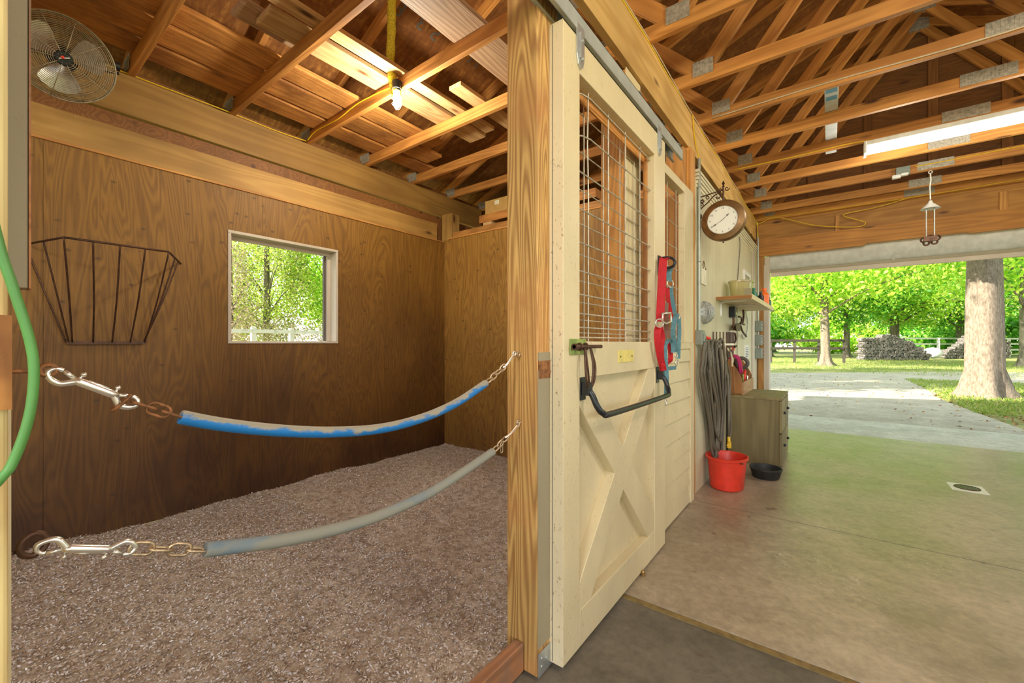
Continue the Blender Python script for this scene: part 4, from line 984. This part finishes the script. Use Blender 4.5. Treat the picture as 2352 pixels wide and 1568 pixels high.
def bottle(x, y, h, r, mat, lab):
    o = MB().lathe([(.001, 0), (r, .003), (r, h*.62), (r*.45, h*.78), (r*.4, h*.88), (r*.5, h*.88), (r*.5, h), (.001, h)], (x, y, 1.629), (0, 0, 1), 16).build('bottle', M[mat], smooth=2); tag(o, lab, 'bottle', 'bottles on the wall shelf')
bottle(-.66, 5.25, .17, .035, 'greenpl', 'dark green bottle on the wall shelf right of the tub'); bottle(-.60, 5.30, .13, .03, 'black', 'dark small bottle on the wall shelf between tub and orange bottle')
bottle(-.60, 5.62, .20, .05, 'orange', 'orange plastic bottle on the wall shelf nearest the garage post'); bottle(-.585, 5.9, .12, .03, 'greenpl', 'small green bottle at the far end of the wall shelf')
o = MB().box(-.85, -.79, 4.92, 5.0, 1.47, 1.585).build('speaker_box', M['black'], bevel=.004); tag(o, 'small black box fixed under the wall shelf', 'box')
MB().cyl((-.79, 4.96, 1.51), (-.782, 4.96, 1.51), .022, n=14).build('chrome_ring', M['chrome'], o)
# picture frame, notice
pf = empty('picture_frame', (-.848, 6.05, 1.86), 'white square picture frame above the wall shelf', 'picture')
m = MB()
for a in ((5.8, 6.35, 2.05, 2.10), (5.8, 6.35, 1.80, 1.84), (5.8, 5.86, 1.841, 2.049), (6.29, 6.35, 1.841, 2.049)): m.box(-.85, -.828, *a)
m.build('frame', M['white'], pf, bevel=.002); MB().box(-.848, -.842, 5.85, 6.3, 1.83, 2.06).build('picture', M['greyed'], pf)
nt_ = empty('wall_notice', (-.845, 6.12, .98), 'white printed notice above the wooden tote', 'notice')
MB().box(-.85, -.845, 5.95, 6.3, 1.0, 1.17).build('sheet', M['white'], nt_)
m = MB()
for k in range(6): m.box(-.845, -.8445, 6.0, 6.24, 1.02+.022*k, 1.028+.022*k)
m.build('print_lines', M['ink'], nt_)
# thin cable down to the shelf
cable('thin_cord', [(-.846, 5.55, 2.46), (-.84, 5.56, 2.35), (-.842, 5.50, 2.15), (-.84, 5.38, 1.85), (-.83, 5.35, 1.64)], 'ink', 'thin dark cord hanging from the crown trim down to the wall shelf', .005)
# fork head
fk = empty('manure_fork_head', (-.83, 4.32, 1.05), 'pale manure fork head hung tines up beside the coiled hose', 'fork')
m = MB()
for i in range(7): m.cyl((-.84+.021*i, 4.13+.036*i, 1.08), (-.84+.021*i, 4.13+.036*i, 1.30), .0048, n=7)
m.build('tines', M['darkiron'], fk); MB().bar((-.845, 4.12, 1.185), (-.708, 4.355, 1.185), .012, .018).build('crossbar', M['paper'], fk)
m = MB().tube(smooth_path([(-.835, 4.15, .98), (-.83, 4.16, 1.10), (-.785, 4.24, 1.17), (-.73, 4.33, 1.10), (-.72, 4.34, .98)]), .008, 8).tube([(-.785, 4.24, .8), (-.785, 4.24, 1.17)], .012, 8).build('socket', M['cream'], fk)
# brush and comb
o = MB().box(-.845, -.80, 4.78, 4.93, 1.16, 1.31).box(-.84, -.81, 4.80, 4.91, 1.05, 1.13).build('grooming_brush', M['darkw'], bevel=.004); tag(o, 'dark brush hanging right of the fork head', 'brush')
MB().box(-.80, -.79, 4.80, 4.91, 1.12, 1.16).build('red_band', M['red'], o); MB().box(-.845, -.79, 4.93, 4.96, 1.15, 1.33).build('pale_side', M['paper'], o)
# horned bridle rack
hk = empty('bridle_rack', (-.80, 5.3, 1.15), 'dark iron horned tack rack on the beadboard under the shelf', 'rack')
Pk = lambda x, y, X_=-.78: on_x(x, y, X_)
m = MB().prism([Pk(1690, 748), Pk(1700, 742), Pk(1704, 748), Pk(1700, 760), Pk(1692, 760)], (-.03, 0, 0), 0)
for ps in (((1692, 745), (1686, 744), (1682, 752)), ((1685, 745), (1685, 728)), ((1700, 743), (1704, 736), (1702, 729), (1697, 727)), ((1703, 742), (1709, 745)), ((1701, 750), (1706, 762), (1714, 772)), ((1706, 740), (1708, 725), (1707, 712))):
    m.tube(smooth_path([Pk(*q) for q in ps]) if len(ps) > 2 else [Pk(*q) for q in ps], .011, 7)
m.build('horned_plate', M['darkiron'], hk, smooth=2)
MB().tube(smooth_path([Pk(1688, 765), Pk(1690, 780), Pk(1686, 790), Pk(1688, 797), Pk(1691, 794)]), .009, 7).build('hook', M['darkiron'], hk, smooth=True)
o = MB().tube(smooth_path([Pk(1708, 712, -.835), Pk(1715, 725, -.835), Pk(1717, 750, -.835), Pk(1713, 775, -.835), Pk(1706, 774, -.835), Pk(1704, 768, -.835)]), .006, 6).build('wire_loop', M['steel'], smooth=True); tag(o, 'thin wire loop hanging behind the horned rack', 'wire')

# coiled hose hanging on the wall
gh = empty('garden_hose', (-.78, 4.0, .28), 'long grey-brown hose coiled in tall loops hanging over the red bucket', 'hose')
for i in range(16):
    y0 = 3.60 + .040*i; w0 = .05 + .04*random.random(); x = -.822 + .05*random.random(); zt = 1.20 + .035*math.sin(i*.6) + random.uniform(-.02, .02); zb = .30 + random.uniform(-.03, .12) if i % 3 else .22
    yb = 3.86 + .016*i
    pts = [(x, y0-w0*.4, zt-.08), (x+.01, y0-.01, zt-.01), (x+.018, y0+.02, zt), (x+.02, y0+w0*.8, zt-.05), (x+.03, y0+w0+.02, .95), (x+.03, yb+.10, .60), (x+.03, yb+.045, zb+.08), (x+.03, yb+.02, zb), (x+.01, yb-.02, zb+.06), (x, yb-.08, .55), (x, y0-w0-.02, .92), (x, y0-w0*.9, 1.06), (x, y0-w0*.4, zt-.08)]
    MB().tube(smooth_path(pts, 6), .0105, 7).build('loop', M['hose'], gh, smooth=True)
MB().tube(smooth_path([(-.79, 4.34, 1.06), (-.78, 4.45, .98), (-.77, 4.52, .86), (-.77, 4.50, .72), (-.75, 4.42, .55), (-.72, 4.25, .40), (-.70, 4.05, .355)]), .0105, 8).build('loose_end', M['hose'], gh, smooth=True)
nz = MB().cyl((-.685, 3.98, .30), (-.685, 3.98, .35), .018, n=12).cyl((-.685, 3.98, .35), (-.69, 3.99, .39), .013, n=10).cyl((-.685, 3.955, .325), (-.685, 3.935, .33), .01, n=8).build('nozzle', M['yellow'], gh, smooth=2)
tag(nz, 'yellow hose nozzle')
MB().tube([(-.69, 3.99, .385), (-.70, 4.05, .60), (-.735, 4.2, .88), (-.77, 4.3, 1.0)], .0105, 8).build('hose_end', M['hose'], gh, smooth=True)
# red bucket
bk = empty('feed_bucket', (-.68, 3.80, 0), 'red plastic muck bucket on the floor under the hose', 'bucket')
MB().lathe([(.001, 0), (.118, 0), (.128, .01), (.148, .24), (.162, .245), (.165, .262), (.153, .265), (.14, .235), (.122, .02), (.001, .02)], (-.680, 3.85, .001), (0, 0, 1), 40, .98, 1.12).build('tub', M['red'], bk, smooth=2)
MB().tube(smooth_path([(-.60, 3.74, .25), (-.56, 3.76, .235), (-.545, 3.86, .225), (-.56, 3.96, .24)]), .006, 7).build('handle', M['darkiron'], bk, smooth=True)
# black rubber pan
o = MB().lathe([(.001, 0), (.095, 0), (.105, .01), (.122, .075), (.128, .08), (.128, .092), (.116, .092), (.098, .02), (.001, .018)], (-.452, 4.335, .001), (0, 0, 1), 36).build('rubber_pan', M['blackmatte'], smooth=2); tag(o, 'low black rubber feed pan on the floor in front of the cabinet', 'feed pan')
# cabinet
cb = empty('drawer_cabinet', (-.59, 4.95, 0), 'low olive wood-grain drawer cabinet standing against the beadboard wall', 'cabinet')
MB().box(-.83, -.385, 4.75, 5.52, .0, .645).build('carcass', M['cab'], cb, bevel=.002)
MB().box(-.835, -.362, 4.742, 5.53, .645, .668).build('top', M['cab'], cb, bevel=.002)
for y0, y1 in ((4.752, 5.13), (5.14, 5.52)):
    for z0, z1 in ((.02, .315), (.33, .635)):
        d = MB().box(-.384, -.362, y0, y1, z0, z1).build('drawer', M['cab'], cb, bevel=.003)
        MB().sphere((-.352, (y0+y1)/2, z1-.13), .014, 10, 8).build('knob', M['black'], d, smooth=True)
# tote with tools
tt = empty('tool_tote', (-.78, 5.15, .668), 'open wooden tool tote standing on the drawer cabinet', 'tote')
def side(y): return MB().prism([(-.8375, y, .681), (-.7105, y, .681), (-.7105, y, .83), (-.725, y, .87), (-.82, y, 1.03), (-.8375, y, 1.035)], (0, .016, 0), 1).build('side_panel', M['tote'], tt)
side(4.80); side(5.14); side(5.48)
MB().box(-.71, -.694, 4.80, 5.496, .669, .80).build('front_panel', M['totef'], tt); MB().box(-.85, -.838, 4.80, 5.496, .669, .98).build('back_panel', M['tote'], tt); MB().box(-.84, -.70, 4.81, 5.49, .669, .68).build('bottom', M['tote'], tt)
m = MB()
for k in range(5):
    q = .012*math.sin(k*2.3); m.ribbon(smooth_path([(-.83+q, 4.83+.028*k, .93+q), (-.825+q, 4.835+.028*k, 1.03+q), (-.80, 4.85+.03*k, 1.062+q*.8), (-.765, 4.86+.03*k, 1.045+q), (-.745+q, 4.865+.03*k, .98-q), (-.735+q, 4.87+.025*k, .89+.02*math.sin(k*1.9))]), .036, .012, (0, 1, .1))
o = m.build('magenta_cloth', M['magenta'], smooth=True); tag(o, 'magenta cloth stuffed in the near end of the tool tote', 'cloth')
o = MB().ring((-.76, 5.14, .98), .055, .02, (0, 1, .2), 22, 8).build('tape_roll', M['darkw'], smooth=True); tag(o, 'dark roll of tape in the tool tote', 'tape')
o = MB().tube([(-.735, 5.12, .76), (-.73, 5.15, .90)], .013, 8).build('pliers', M['red'], smooth=True); tag(o, 'red handled pliers standing in the tool tote', 'pliers')
o = MB().tube([(-.73, 5.0, .76), (-.725, 4.99, .87)], .008, 8).build('screwdriver', M['greenp'], smooth=True); tag(o, 'yellow-green screwdriver standing in the tool tote', 'screwdriver')
o = MB().tube([(-.73, 5.22, .75), (-.72, 5.22, .84)], .012, 8).tube([(-.73, 5.26, .75), (-.725, 5.27, .83)], .01, 8).build('wrench', M['chrome'], smooth=True); tag(o, 'shiny wrench heads at the far end of the tool tote', 'wrench')
# floor drain
dr = empty('floor_drain', (.905, 5.02, 0), 'square pale floor drain with a round grate in the aisle concrete', 'drain')
MB().box(.80, 1.01, 4.90, 5.14, -.004, .003).build('surround', M['white'], dr)
m = MB().ring((.905, 5.02, .004), .075, .004, (0, 0, 1), 28, 6)
for k in range(-4, 5):
    h = math.sqrt(max(0, .075**2 - (k*.016)**2)); m.box(.905 + k*.016 - .003, .905 + k*.016 + .003, 5.02-h, 5.02+h, .003, .007)
m.build('grate', M['darkiron'], dr); MB().lathe([(.001, 0), (.075, 0), (.075, .0012), (.001, .0012)], (.905, 5.02, .0032), (0, 0, 1), 28).build('drain_hole', M['black'], dr)

# ---------------------------------------------------------------- halters on the black hook
hook = empty('tack_hook', (-.775, 2.41, 1.63), 'black looped tack hook on the door stile holding the halters', 'hook')
m = MB().box(-.775, -.769, 2.385, 2.435, 1.58, 1.695)
m.tube(smooth_path([(-.77, 2.41, 1.68), (-.745, 2.43, 1.686), (-.715, 2.445, 1.682), (-.70, 2.455, 1.66), (-.71, 2.45, 1.635), (-.74, 2.43, 1.625), (-.77, 2.41, 1.62)]), .008, 8)
m.build('hook_loop', M['black'], hook, smooth=2)
XH = -.735
H = lambda x, y, X_=XH: on_x(x, y, X_)
def zc(x, y): return (1480 + x*140/610, 580 + y*360/1568)
def S(par, name, pts, wd, mat, X_=XH, t=.004, side=(.8, .6, .12)):
    P = [on_x(*zc(*p[:2]), X_ + (p[2] if len(p) > 2 else 0)) for p in pts]
    return MB().ribbon(smooth_path(P, 5) if len(P) > 2 else P, wd, t, side).build(name, M[mat], par)
rh = empty('red_halter', H(1525, 850), 'red webbing horse halter hanging nearest on the black hook', 'halter')
S(rh, 'crown_strap', [(235, 62, -.02), (205, 58, 0), (190, 75), (180, 200), (170, 400), (155, 690)], .045, 'redweb')
S(rh, 'rear_strap', [(232, 350), (240, 480), (262, 600), (262, 660)], .022, 'redweb', XH-.012)
S(rh, 'cheek_strap', [(145, 735), (130, 800), (135, 900), (155, 1030), (180, 1130), (190, 1180)], .036, 'redweb')
S(rh, 'nose_strap', [(165, 735, .004), (185, 850, .004), (175, 960, .004), (180, 1080, .004), (192, 1180, .004)], .022, 'redweb')
S(rh, 'throat_strap', [(250, 900), (262, 1000), (258, 1075), (215, 1115), (190, 1130)], .028, 'redweb', XH-.006)
S(rh, 'leather_tab', [(212, 500, .012), (210, 620, .012), (225, 760, .012), (232, 850, .012)], .032, 'leather')
m = MB()
P = [on_x(*zc(x, y), XH+.022) for x, y in ((180, 610), (262, 600), (268, 690), (215, 710), (182, 690))]
m.tube(P, .0055, 7, True); m.build('buckle', M['chrome'], rh, smooth=True)
m = MB(); m.ring(on_x(*zc(150, 705), XH+.008), .022, .004, (1, -.3, 0), 18, 6, sx=1.6); m.ring(on_x(*zc(215, 1080), XH), .02, .0035, (1, 0, 0), 18, 6, sx=1.4); m.build('ring', M['chrome'], rh, smooth=True)
bh = empty('blue_halter', H(1545, 850), 'faded blue-green webbing halter hanging behind the red one on the hook', 'halter')
S(bh, 'crown_strap', [(262, 160), (245, 210), (250, 290)], .03, 'tealweb')
S(bh, 'cheek_strap', [(262, 340), (270, 430), (290, 540), (300, 610)], .026, 'tealweb')
S(bh, 'cheek_strap', [(330, 610), (300, 680), (285, 800), (300, 900), (320, 990)], .028, 'tealweb', XH-.004)
S(bh, 'nose_strap', [(345, 640), (350, 780), (345, 900), (340, 1060)], .024, 'tealweb', XH-.012)
S(bh, 'nose_strap', [(245, 865, .01), (210, 920, .01), (207, 1000, .01), (215, 1130, .01), (222, 1250, .01), (220, 1440, .01)], .024, 'tealweb')
S(bh, 'throat_strap', [(250, 865, .01), (280, 910, .01), (285, 1000, .01)], .022, 'tealweb')
S(bh, 'chin_strap', [(215, 1160, .008), (270, 1155, .008), (315, 1150, .008)], .022, 'tealweb', side=(0, 0, 1))
S(bh, 'leather_tab', [(228, 780, .014), (230, 850, .014)], .036, 'leather')
m = MB(); m.ring(on_x(*zc(258, 310), XH), .022, .004, (1, -.2, 0), 18, 6, sx=1.6); m.ring(on_x(*zc(325, 1100), XH), .020, .004, (1, 0, 0), 18, 6, sx=1.5)
m.ring(on_x(*zc(320, 1030), XH), .016, .003, (1, 0, 0), 16, 6, sx=1.5); m.ring(on_x(*zc(345, 640), XH), .014, .003, (1, 0, 0), 16, 6, sx=1.3)
m.ring(on_x(*zc(215, 1495), XH+.008), .012, .003, (1, 0, 0), 16, 6, sy=1.4); m.build('ring', M['chrome'], bh, smooth=True)

# ---------------------------------------------------------------- outdoors
def blob_points(n, c, r, seedk=14, shell=.35, clusters=60):
    C0 = NR.normal(size=(clusters, 3)); C0 /= np.linalg.norm(C0, axis=1)[:, None]; C0 *= NR.uniform(shell, 1, (clusters, 1))**.6 * np.array(r)
    idx = NR.randint(0, clusters, n); P = C0[idx] + NR.normal(size=(n, 3)) * (np.array(r) * .15)
    return P + np.array(c)
def tree(name, x, y, tr, h, crown, n, leaf, mat, lab, bark='bark2', flare=1.6, lean=0, group='trees beyond the garage opening', clusters=60, extra=None, cat='tree'):
    z0 = gz(x, y) - .03; t = empty(name, (x, y, z0), lab, cat, group)
    prof = [(0, flare), (.25, 1.25), (.7, 1.05), (2, 1.0), (h*.6, .75), (h, .3)]
    m = MB(); nn = 20; vs = []; fs = []
    for k, (zz, f) in enumerate(prof):
        for i in range(nn):
            a = 2*math.pi*i/nn; rr = tr*f*(1 + (.22 if zz < .3 else .06)*math.sin(a*5 + x)*(f if zz < .4 else 1)); vs.append((x + rr*math.cos(a) + lean*zz, y + rr*math.sin(a), z0 + zz))
    for k in range(len(prof)-1):
        for i in range(nn): fs.append((k*nn+i, k*nn+(i+1) % nn, (k+1)*nn+(i+1) % nn, (k+1)*nn+i))
    m.add(vs, fs)
    m.build('trunk', M[bark], t, smooth=True)
    mb = MB(); cx, cy, cz, rx, ry, rz_ = crown
    for i in range(9):
        a = random.uniform(0, 6.28); zz = z0 + random.uniform(cz*.45, cz); e = Vector((cx + rx*.8*math.cos(a), cy + ry*.8*math.sin(a), zz + rz_*random.uniform(-.1, .5)))
        b = Vector((x + lean*(zz-z0), y, zz - .6)); mb.tube(smooth_path([b, b.lerp(e, .5) + Vector((0, 0, .3)), e], 4), [tr*.32*(1 - k/9.5) for k in range(9)], 6)
    mb.build('branches', M[bark], t, smooth=True)
    pts = blob_points(n, (cx, cy, cz), (rx, ry, rz_), clusters=clusters)
    if extra is not None: pts = np.vstack([pts, extra])
    scatter('foliage', M[mat], pts, leaf, parent=t, aspect=.6)['kind'] = 'stuff'
    return t
ex = np.vstack([blob_points(1500, (.8, 12.8, 4.1), (1.7, 1.2, .7), clusters=22), blob_points(900, (2.0, 12.6, 3.9), (.8, .8, .6), clusters=12), blob_points(700, (4.2, 14.6, 3.5), (1.0, 1.2, .9), clusters=12)])
tree('shade_tree', 2.74, 13.8, .295, 9, (2.6, 14.5, 8.6, 4.5, 4.5, 2.8), 9000, .10, 'leafA', 'huge shade tree trunk with flared roots beside the driveway', 'bark', 1.62, group='trees by the driveway', extra=ex)
tree('shade_tree', -.15, 28.3, .20, 8, (.5, 28.5, 6.4, 5.6, 4.0, 3.4), 30000, .10, 'leafA', 'leafy tree with a bright trunk standing in front of the dark fence', 'bark', 2.0, group='trees by the driveway', lean=-.02, clusters=90)
far = [(-9, 38, 'leafA'), (-4.5, 44, 'leafA'), (1.2, 47, 'leafB'), (4.6, 50, 'leafA'), (9.5, 55, 'leafB'), (15, 50, 'leafA'), (20, 42, 'leafB'), (12, 40, 'leafB'), (-14, 48, 'leafA'), (26, 62, 'leafB'), (33, 52, 'leafA'), (3, 66, 'leafB'), (16, 70, 'leafA'), (-6, 64, 'leafB'), (40, 66, 'leafB'), (8, 33, 'leafA')]
for i, (x, y, mt) in enumerate(far):
    hh = random.uniform(8, 11); low = 5.2 if i in (15,) else 4.7
    t = tree('woodland_tree', x, y, random.uniform(.2, .34), hh, (x, y, low + 2.2, 5.2, 4.2, 4.2), 17000, .125, mt, ('bright yellow-green' if mt == 'leafA' else 'deep green') + ' woodland tree beyond the paddock fence', group='woodland trees beyond the fence', clusters=80)
# hedge-like undergrowth behind the fence
for i, (x, y) in enumerate([(-16, 62), (-8, 60), (0, 60), (8, 66), (17, 74), (27, 76), (38, 80), (12, 62), (22, 66)]):
    t = empty('shrub', (x, y, 0), 'dense green undergrowth at the foot of the far woodland', 'shrub', 'undergrowth along the far woodland')
    scatter('foliage', M['leafB' if i % 2 else 'leafA'], blob_points(2600, (x, y, 1.9), (5, 2.5, 2.0), clusters=50), .3, parent=t)['kind'] = 'stuff'
# trees outside the stall window
def gx(x): return gz(x, 0)
t = tree('cedar_tree', -17.5, 7.2, .12, 7.5, (-17.5, 7.2, 3.6, 1.7, 1.5, 2.9), 20000, .048, 'leafC', 'feathery yellow-green cedar seen through the stall window', group='trees outside the stall window', clusters=90)
t = tree('maple_tree', -17.2, 9.6, .10, 7, (-17.2, 9.9, 4.2, 1.5, 1.8, 2.6), 13000, .065, 'leafA', 'bright green broad-leaved tree at the right of the window view', group='trees outside the stall window', clusters=70)
t = tree('bare_tree', -16.5, 5.6, .10, 6, (-17, 5.4, 2.8, 1.2, 1.2, 1.9), 5000, .045, 'twig', 'pale thin-leaved tree at the left of the window view', group='trees outside the stall window', clusters=40)
for i, (x, y, mt) in enumerate([(-25, 9, 'leafA'), (-24, 15, 'leafA'), (-23, 19, 'leafA')]):
    tree('backdrop_tree', x, y, .2, 8, (x, y, 4.0, 3.0, 3.0, 3.0), 6000, .10, mt, 'loose green tree behind the cedar outside the window', group='backdrop trees outside the window', clusters=60)
tree('backdrop_tree', -11.5, -7.0, .3, 8, (-11.5, -7.0, 5.4, 3.8, 3.8, 3.6), 9000, .24, 'leafB', 'dense unseen tree added beside the barn to shade the window', group='backdrop trees outside the window', clusters=60)  # unseen tree added to keep direct sun off the stall window
tree('backdrop_tree', -8.3, 13.5, .25, 8, (-8.0, 12.0, 7.6, 3.2, 3.8, 2.0), 6500, .17, 'leafA', 'second open crowned tree beside the barn, outside the view', group='backdrop trees outside the window', clusters=60)
tree('backdrop_tree', -10, 8.0, .25, 8, (-9.3, 7.5, 7.2, 3.6, 3.6, 2.2), 8000, .17, 'leafA', 'open crowned tree beside the barn, outside the view', group='backdrop trees outside the window', clusters=45)
t = empty('brush_thicket', (-15.6, 8, gx(-15.6)), 'pale dry brush behind the white fence outside the window', 'brush')
scatter('twigs', M['twig'], blob_points(6500, (-15.8, 7.5, 1.15), (.8, 5, .9), clusters=90), .10, parent=t, aspect=.12)['kind'] = 'stuff'
# white paddock fence outside the window
XF = -13.0; zf = gz(XF, 0)
fw = empty('paddock_fence', (XF, 6, zf), 'white board paddock fence seen through the stall window', 'fence')
for y in (.6, 2.7, 3.9, 5.0, 6.05, 8.2, 10.4, 12.6): MB().box(XF-.06, XF+.06, y-.06, y+.06, zf, 1.64).build('fence_post', M['fencew'], fw, bevel=.004)
for z in (1.53, 1.16, .82): MB().box(XF+.06, XF+.09, -2, 14, z-.055, z+.05).build('fence_rail', M['fencew'], fw, bevel=.003)
# dark fence beyond the driveway
fd = empty('dark_board_fence', (-1, 30.6, 0), 'dark wooden rail fence across the far side of the driveway', 'fence')
fa = Vector((-9, 28.4, 0)); fb = Vector((.7, 32.2, 0))
for k in range(9):
    p = fa.lerp(fb, k/8); MB().box(p.x-.07, p.x+.07, p.y-.07, p.y+.07, -.05, 1.42).build('fence_post', M['fenced'], fd)
for z in (1.34, .86): MB().bar(fa + Vector((0, -.1, z)), fb + Vector((0, -.1, z)), .035, .14).build('fence_rail', M['fenced'], fd)
f2 = empty('grey_board_fence', (8, 44, 0), 'pale grey rail fence behind the log piles', 'fence')
ga = Vector((2.0, 42.5, 0)); gb = Vector((30, 74, 0))
for k in range(12):
    p = ga.lerp(gb, k/11); MB().box(p.x-.08, p.x+.08, p.y-.08, p.y+.08, -.05, 1.6).build('fence_post', M['fencew'], f2)
for z in (1.55, 1.1, .6): MB().bar(ga + Vector((0, 0, z)), gb + Vector((0, 0, z)), .04, .13).build('fence_rail', M['fencew'], f2)
# log piles
def make_log():
    m = MB(); n = 8; vs = []
    for yy in (-.28, .28):
        for k in range(n): a = 2*math.pi*k/n + .3; r = .128*(1 + .18*math.sin(a*2+1)); vs.append((r*math.cos(a), yy, r*math.sin(a)))
    fs = [tuple(range(n)), tuple(range(2*n-1, n-1, -1))] + [(i, i+n, (i+1) % n + n, (i+1) % n) for i in range(n)]
    return m.add(vs, fs).build('firewood_log', M['logend'], origin=(0, 0, 0))
log0 = make_log(); firstlog = True
def pile(a, b, hts, lab, grp):
    global firstlog
    a = Vector(a); b = Vector(b); d = (b-a); nlen = int(d.length/.25); ang = math.atan2(d.y, d.x)
    for i in range(nlen):
        u = (i+.5)/nlen; k = u*(len(hts)-1); j = int(k); hh = hts[j] + (hts[min(j+1, len(hts)-1)] - hts[j])*(k-j)
        for r in range(int(hh/.22)):
            o = log0 if firstlog else log0.copy()
            if not firstlog: COL.objects.link(o)
            firstlog = False
            p = a + d*u + Vector((0, 0, .11 + r*.22)) + (d.normalized()*.12 if r % 2 else Vector((0, 0, 0)))
            o.location = p; o.rotation_euler = (0, random.uniform(0, 6.28), ang + random.uniform(-.06, .06)); s = random.uniform(.85, 1.12); o.scale = (s, random.uniform(.9, 1.1), s)
            tag(o, lab, 'log', grp)
pile((1.7, 38.6, 0), (5.5, 41.6, 0), [1.75, 1.75, 1.8, 1.7, 1.1, .5], 'weathered split firewood log in the near tall stack by the fence', 'logs in the near firewood stack')
pile((7.0, 46.5, 0), (11.2, 50.5, 0), [.5, 1.0, 1.9, 2.0, 1.6, 1.4], 'weathered split firewood log in the farther stack beside the big trunk', 'logs in the far firewood stack')
o = MB().sphere((6.0, 43.0, .45), .55, 16, 10, .75).build('tarp_bundle', M['white'], smooth=True); tag(o, 'white tarp bundle between the two firewood stacks', 'tarp')
# fallen leaves and grass
pts = [(random.uniform(-2, 2.2), random.uniform(8.4, 19), -.011) for _ in range(420)] + [(random.uniform(1.9, 4), random.uniform(8.4, 16), -.03) for _ in range(2600)]
o = scatter('fallen_leaves', M['fallen'], pts, .026, tilt=.2, aspect=.7); tag(o, 'brown fallen leaves scattered on the driveway and its edge', 'leaves', kind='stuff')
pts = [(random.uniform(2.0, 5.5), random.uniform(10.5, 19), random.uniform(-.03, .03)) for _ in range(15000)] + [(random.uniform(-12, 14), random.uniform(21.5, 40), random.uniform(-.03, .05)) for _ in range(22000)]
o = scatter('grass', M['blade'], pts, .05, tilt=2.2, aspect=.18); tag(o, 'green and straw coloured lawn grass beyond the driveway', 'grass', kind='stuff')
